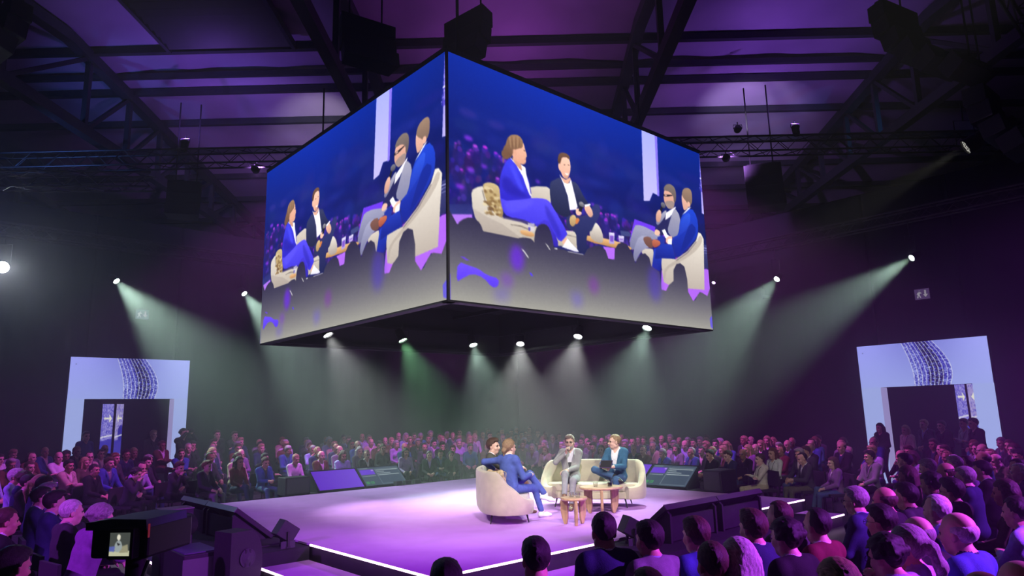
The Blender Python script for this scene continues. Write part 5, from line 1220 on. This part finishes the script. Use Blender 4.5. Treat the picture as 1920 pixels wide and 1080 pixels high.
# -- front audience seen from behind, and front rows across the stage: measured one by one (head top in the photograph)
NEAR_R = [
 (1130,958,'lap','buzz','dark','white','navy',1,{}, 'before the near stage corner'), (1215,974,'thigh','short','dark','light blue','grey',0,{}, 'before the tilted floor lamp'),
 (1302,967,'lap','short','brown','white','blue',2,{}, 'before the dark monitor back'), (1408,955,'lap','part','brown','white','navy',0,{}, 'at the far end of the monitor back'),
 (1458,938,'thigh','receding','brown','grey','charcoal',2,{}, 'beyond the monitor back'), (1470,970,'lap','curly','dark','white','black',2,{}, 'right behind the receding brown head'),
 (1528,951,'legs','receding','dark','white','burgundy',2,{}, 'beside the far step light'), (1601,911,'lap','short','grey','light blue','navy',0,{'glasses':True}, 'below the person in purple blazer'),
 (1648,944,'lap','short','dark','black','black',2,{'glasses':True}, 'second row behind the glasses wearer'), (1655,911,'lap','bald','brown','black','black',1,{}, 'third along from the stage step'),
 (1695,904,'lap','short','dark','black','charcoal',0,{}, 'under the white shirt with lanyard'), (1752,926,'legs','receding','white','light blue','navy',2,{}, 'just above the big bald head'),
 (1790,957,'lap','bald','white','navy','blue',2,{}, 'large bald head at the outer front'), (1716,965,'lap','bald','grey','black','black',2,{}, 'between ponytail and big bald head'),
 (1697,984,'fem','pony','grey','lilac',None,2,{}, 'left of the big bald head'), (1657,1000,'chin','curly','dark','lilac',None,0,{'glasses':True}, 'before the ponytail'),
 (1565,1046,'fem','long','blond','lilac',None,2,{}, 'at the bottom edge'), (1332,1012,'lap','buzz','brown','black','black',1,{}, 'pair at the bottom edge, darker head'),
 (1380,1008,'lap','bob','white','lilac',None,2,{}, 'pair at the bottom edge, paler head'), (1003,1005,'lap','short','dark','lilac',None,0,{}, 'before the near stage edge light'),
 (836,1046,'lap','short','dark','grey',None,0,{}, 'alone at the stage corner tip'), (1210,1062,'lap','receding','brown','lilac',None,0,{}, 'lowest before the grey jacket'),
 (1902,928,'cross','buzz','dark','light blue',None,0,{}, 'at the outer edge'), (1836,1066,'lap','bald','brown','black','black',0,{}, 'lowest under the big bald head'), (1905,1046,'lap','bald','grey','black','black',2,{}, 'lowest outer corner'),
 (1694,849,'lap','short','dark','white',None,0,{'lanyard':True}, 'upright in the middle rows'), (1770,866,'lap','bald','brown','grey','charcoal',1,{}, 'tan head in the middle rows'), (1806,874,'lap','short','grey','black','navy',2,{}, 'beside the tan bald head'),
 (1838,863,'thigh','short','dark','white','black',0,{}, 'broad back in the middle rows'), (1780,896,'lap','part','dark','black','black',0,{'glasses':True}, 'behind the tan bald head'), (1742,884,'lap','curly','dark','black','charcoal',3,{}, 'leaning to the tan bald head'), (1880,898,'fem','long','brown','olive',None,1,{}, 'patterned blouse at the outer rows')]
for (px, py, pn, hk, hc_, tp, ct, sk, kw, where) in NEAR_R:
    s_ = {(1130,958):1.04, (1790,957):1.05}.get((px, py), 1.0)
    p = on_z(px, py, (HT[pn]+.012)*s_); hd = POSES[pn].hc
    rz = face_to(p.x, p.y, *(S + U*(-1.5 if py > 900 else 1.0)*1.0).xy) + rnd.uniform(-.12, .12)
    off = Matrix.Rotation(rz, 2) @ Vector((hd[0], hd[1]))*s_; x, y = p.x-off.x, p.y-off.y
    d = dict(pn=pn, hairk=hk, hairc=hc_, top=tp, coat=ct, skin=sk, **kw); c, h_ = describe(d)
    seat_person(x, y, 0, rz, d, 'person in %s with %s, %s' % (c, h_, where), s_, py > 930)
NEAR_L = [(55,889,'lap','short','dark','white','black',0,{}, 'tallest of the side rows'), (80,912,'lap','short','dark','white','navy',2,{}, 'half hidden in the side rows'), (106,920,'lap','part','dark','light blue','navy',2,{}, 'beside the pink scalp'),
 (137,935,'lap','buzz','white','grey','charcoal',2,{}, 'pink scalp in the side rows'), (192,944,'chin','curly','grey','black','purple',2,{'glasses':True}, 'behind the camera hood'), (14,950,'lap','buzz','brown','white','black',1,{}, 'at the outer edge of the side rows'),
 (28,1022,'chin','short','dark','purple',None,1,{'scale_':1}, 'hand raised at the bottom corner')]
for (px, py, pn, hk, hc_, tp, ct, sk, kw, where) in NEAR_L:
    kw.pop('scale_', None); p = on_z(px, py, HT[pn]+.012); hd = POSES[pn].hc; rz = face_to(p.x, p.y, *(S+U*1.0-V*1.0).xy)
    off = Matrix.Rotation(rz, 2) @ Vector((hd[0], hd[1])); x, y = p.x-off.x, p.y-off.y
    d = dict(pn=pn, hairk=hk, hairc=hc_, top=tp, coat=ct, skin=sk, **kw); c, h_ = describe(d)
    seat_person(x, y, 0, rz, d, 'person in %s with %s, %s' % (c, h_, where), 1.0, True)
FRONT = [(1330,842,'phone','short','dark','black',None,'charcoal',0,{}, U, 5.25, 'beside the dark boxy speaker'), (1364,844,'phone','short','brown','navy',None,'denim',2,{'lanyard':True}, U, 5.25, 'jeans beside the boxy speaker'),
 (1424,850,'cross','short','brown','cream',None,'beige',2,{'lanyard':True}, U, 4.95, 'alone in the front row'), (1503,848,'phone','receding','dark','white','charcoal','olive',0,{'lanyard':True}, U, 5.2, 'upright across the stage'),
 (1560,857,'fem','bob','brown','white','purple','denim',2,{'glasses':True,'lanyard':True}, U, 5.0, 'front row end across the stage'),
 (337,865,'chin','short','brown','charcoal',None,'black',2,{}, V, 5.6, 'front row before the portal'), (389,863,'thigh','part','red','grey','charcoal','grey',2,{}, V, 5.6, 'front row nearest the stage edge'), (257,876,'chin','curly','dark','black','charcoal','black',2,{}, V, 5.2, 'leaning far forward'),
 (178,869,'lap','buzz','dark','black','black','black',1,{}, V, 6.2, 'broad dark figure in second row'), (497,849,'cross','short','dark','black','black','black',2,{}, V, 6.4, 'front row beside the purple monitor'),
 (761,840,'fem','bob','dark','lilac',None,'black',2,{}, V, 5.9, 'right beside the slate text monitor'), (805,845,'lap','short','grey','lilac','charcoal','black',2,{}, V, 5.3, 'pale tie beyond the stage'), (826,842,'phone','short','brown','light blue','navy','denim',2,{}, V, 5.6, 'jeans beyond the stage'), (846,847,'fem','pony','dark','black',None,'black',2,{}, V, 5.1, 'hands folded beyond the stage'),
 (937+75,838,'fem','bob','brown','blue',None,'black',2,{}, V, 6.0, 'blue dress between the sofas')]
for (px, py, pn, hk, hc_, tp, ct, lg, sk, kw, ax, val, where) in FRONT:
    p = on_axis(px, py, ax, val); s_ = max(.86, min(1.1, p.z/(HT[pn]+.012))); rz = face_to(p.x, p.y, *(S).xy)
    hd = POSES[pn].hc; off = Matrix.Rotation(rz, 2) @ Vector((hd[0], hd[1]))*s_; x, y = p.x-off.x, p.y-off.y
    d = dict(pn=pn, hairk=hk, hairc=hc_, top=tp, coat=ct, legs=lg, skin=sk, **kw); c, h_ = describe(d)
    seat_person(x, y, 0, rz, d, 'person in %s with %s, %s' % (c, h_, where), s_, True)
# -- people standing by the portals
STAND = [(1650,793,'stand','long','dark','black','black',U,11.2,'before the glowing portal side'), (1698,797,'stand','bob','blond','cream',None,U,11.0,'before the guests doorway'), (1733,786,'stand','short','blond','light blue','navy',U,11.3,'in the guests doorway'), (1766,788,'stand','short','dark','black','black',U,10.8,'before the guests arrow banner'),
 (1808,784,'stand_cross','short','brown','white',None,U,11.1,'before the last arrow banner'), (1826,783,'stand','short','dark','black','black',U,10.7,'dark beside the crossed arms'), (343,803,'stand_camera','curly','dark','black','black',V,11.1,'outlined against the lilac portal'),
 (161,808,'stand','short','brown','blue',None,V,11.5,'in blue at the portal opening'), (287,806,'stand','short','blond','black','black',V,12.4,'inside the dark doorway'), (407,806,'stand','short','brown','black','black',V,11.2,'in the gloom past the portal'), (439,808,'stand_cross','short','brown','black','black',V,11.2,'second in the gloom past the portal')]
for (px, py, pn, hk, hc_, tp, ct, ax, val, where) in STAND:
    p = on_axis(px, py, ax, val); hgt = HT[pn]+.012; s_ = max(.9, min(1.06, p.z/hgt)); fz = max(0, p.z-hgt*s_)
    rz = face_to(p.x, p.y, *(S).xy)+rnd.uniform(-.2,.2)
    if fz > .02: 
        b = MB().box(-.35, .35, -.30, .30, 0, fz).build('standing_platform', M_skirt); b.location = (p.x, p.y, 0); b.rotation_euler = (0,0,ARENA_Z); tag(b, 'low dark platform under the standing person %s' % where, 'platform', 'standing platforms')
    d = dict(pn=pn, hairk=hk, hairc=hc_, top=tp, coat=ct, skin=2, lanyard=px in (1698, 1808)); c, h_ = describe(d)
    r = seat_person(p.x, p.y, fz, rz, d, 'standing person in %s with %s, %s' % (c, h_, where), s_)
    if pn == 'stand_camera':
        cm = empty('photo_camera', t_mat(r.location, rz) @ Vector((0,.33*s_,1.63*s_)), rz); tag(cm, 'black photo camera raised by the outlined photographer', 'camera')
        MB().box(-.07,.07,-.04,.04,-.05,.05).box(-.03,.03,-.03,.03,.05,.07).build('camera_body', M_plastic, cm, bevel=.006); MB().tube([(0,.04,0),(0,.16,0)], .038, 14).build('lens', M_black, cm, smooth=True)
# -- seating rows
NPEOPLE = len([o for o in bpy.data.objects if o.name.startswith('person')])
def in_view(p): 
    d = p-CAM; z = d.dot(fw)
    if z < .5: return False
    x = 960+F_PX*d.dot(rt)/z; return -25 < x < 1945
def rows(block, vals, lo, hi, step, ax, other, rise, gap, where, shrink):
    for ri, val in enumerate(vals):
        k = 0; n = int((hi-lo)/step)
        for i in range(n+1):
            t_ = lo+i*step+(ri % 2)*.33+rnd.uniform(-.07,.07)
            if gap[0] < t_ < gap[1] or rnd.random() < .06: continue
            p = S+ax*(val+rnd.uniform(-.06,.06))+other*t_; z = rise*ri
            if not in_view(p+Z*1.2) or not free(p.x, p.y, .52): continue
            k += 1; d = rand_look(rnd); c, h_ = describe(d); s_ = (shrink+(1-shrink)*min(1, ri/4))*rnd.uniform(.95, 1.03)
            tx = S+(ax*0+other*t_*.35); rz = face_to(p.x, p.y, tx.x, tx.y)+rnd.uniform(-.2,.2)
            seat_person(p.x, p.y, z, rz, d, 'person in %s, %s, %s row %s, %s seat' % (c, h_, ORD[ri+1], where, ORD[min(k,30)]), s_, False, 'audience %s' % where)
rows('v', [5.95+.92*i for i in range(6)], -7.4, 11.2, .70, V, U, .055, (-3.75,-2.95), 'before portal drape', .98)
rows('u', [5.85+.92*i for i in range(6)], -8.6, 5.2, .70, U, V, .0, (-4.75,-4.0), 'before guests drape', .93)
rows('nv', [-7.3, -8.15, -9.0], .6, 6.4, .68, V, U, 0, (99,99), 'beyond monitor backs', 1.0)
rows('nu', [-6.9, -7.7, -8.5], .3, 5.0, .68, U, V, 0, (99,99), 'of side seating', 1.0)
for i in range(1, 6):    # shallow risers under the rear rows
    v_ = 5.95+.92*i; b = MB().box(-8, 11.6, v_-.40, v_+.52, 0, .055*i).build('seating_riser', M_skirt, None, loc=S, rz=ARENA_Z); tag(b, 'dark carpeted seating riser under the %s row before the portal drape' % ORD[i+1], 'riser', 'seating risers')
print('people', len([o for o in bpy.data.objects if o.name.split('.')[0] == 'person']), 'script', round(time.time()-T0, 1))
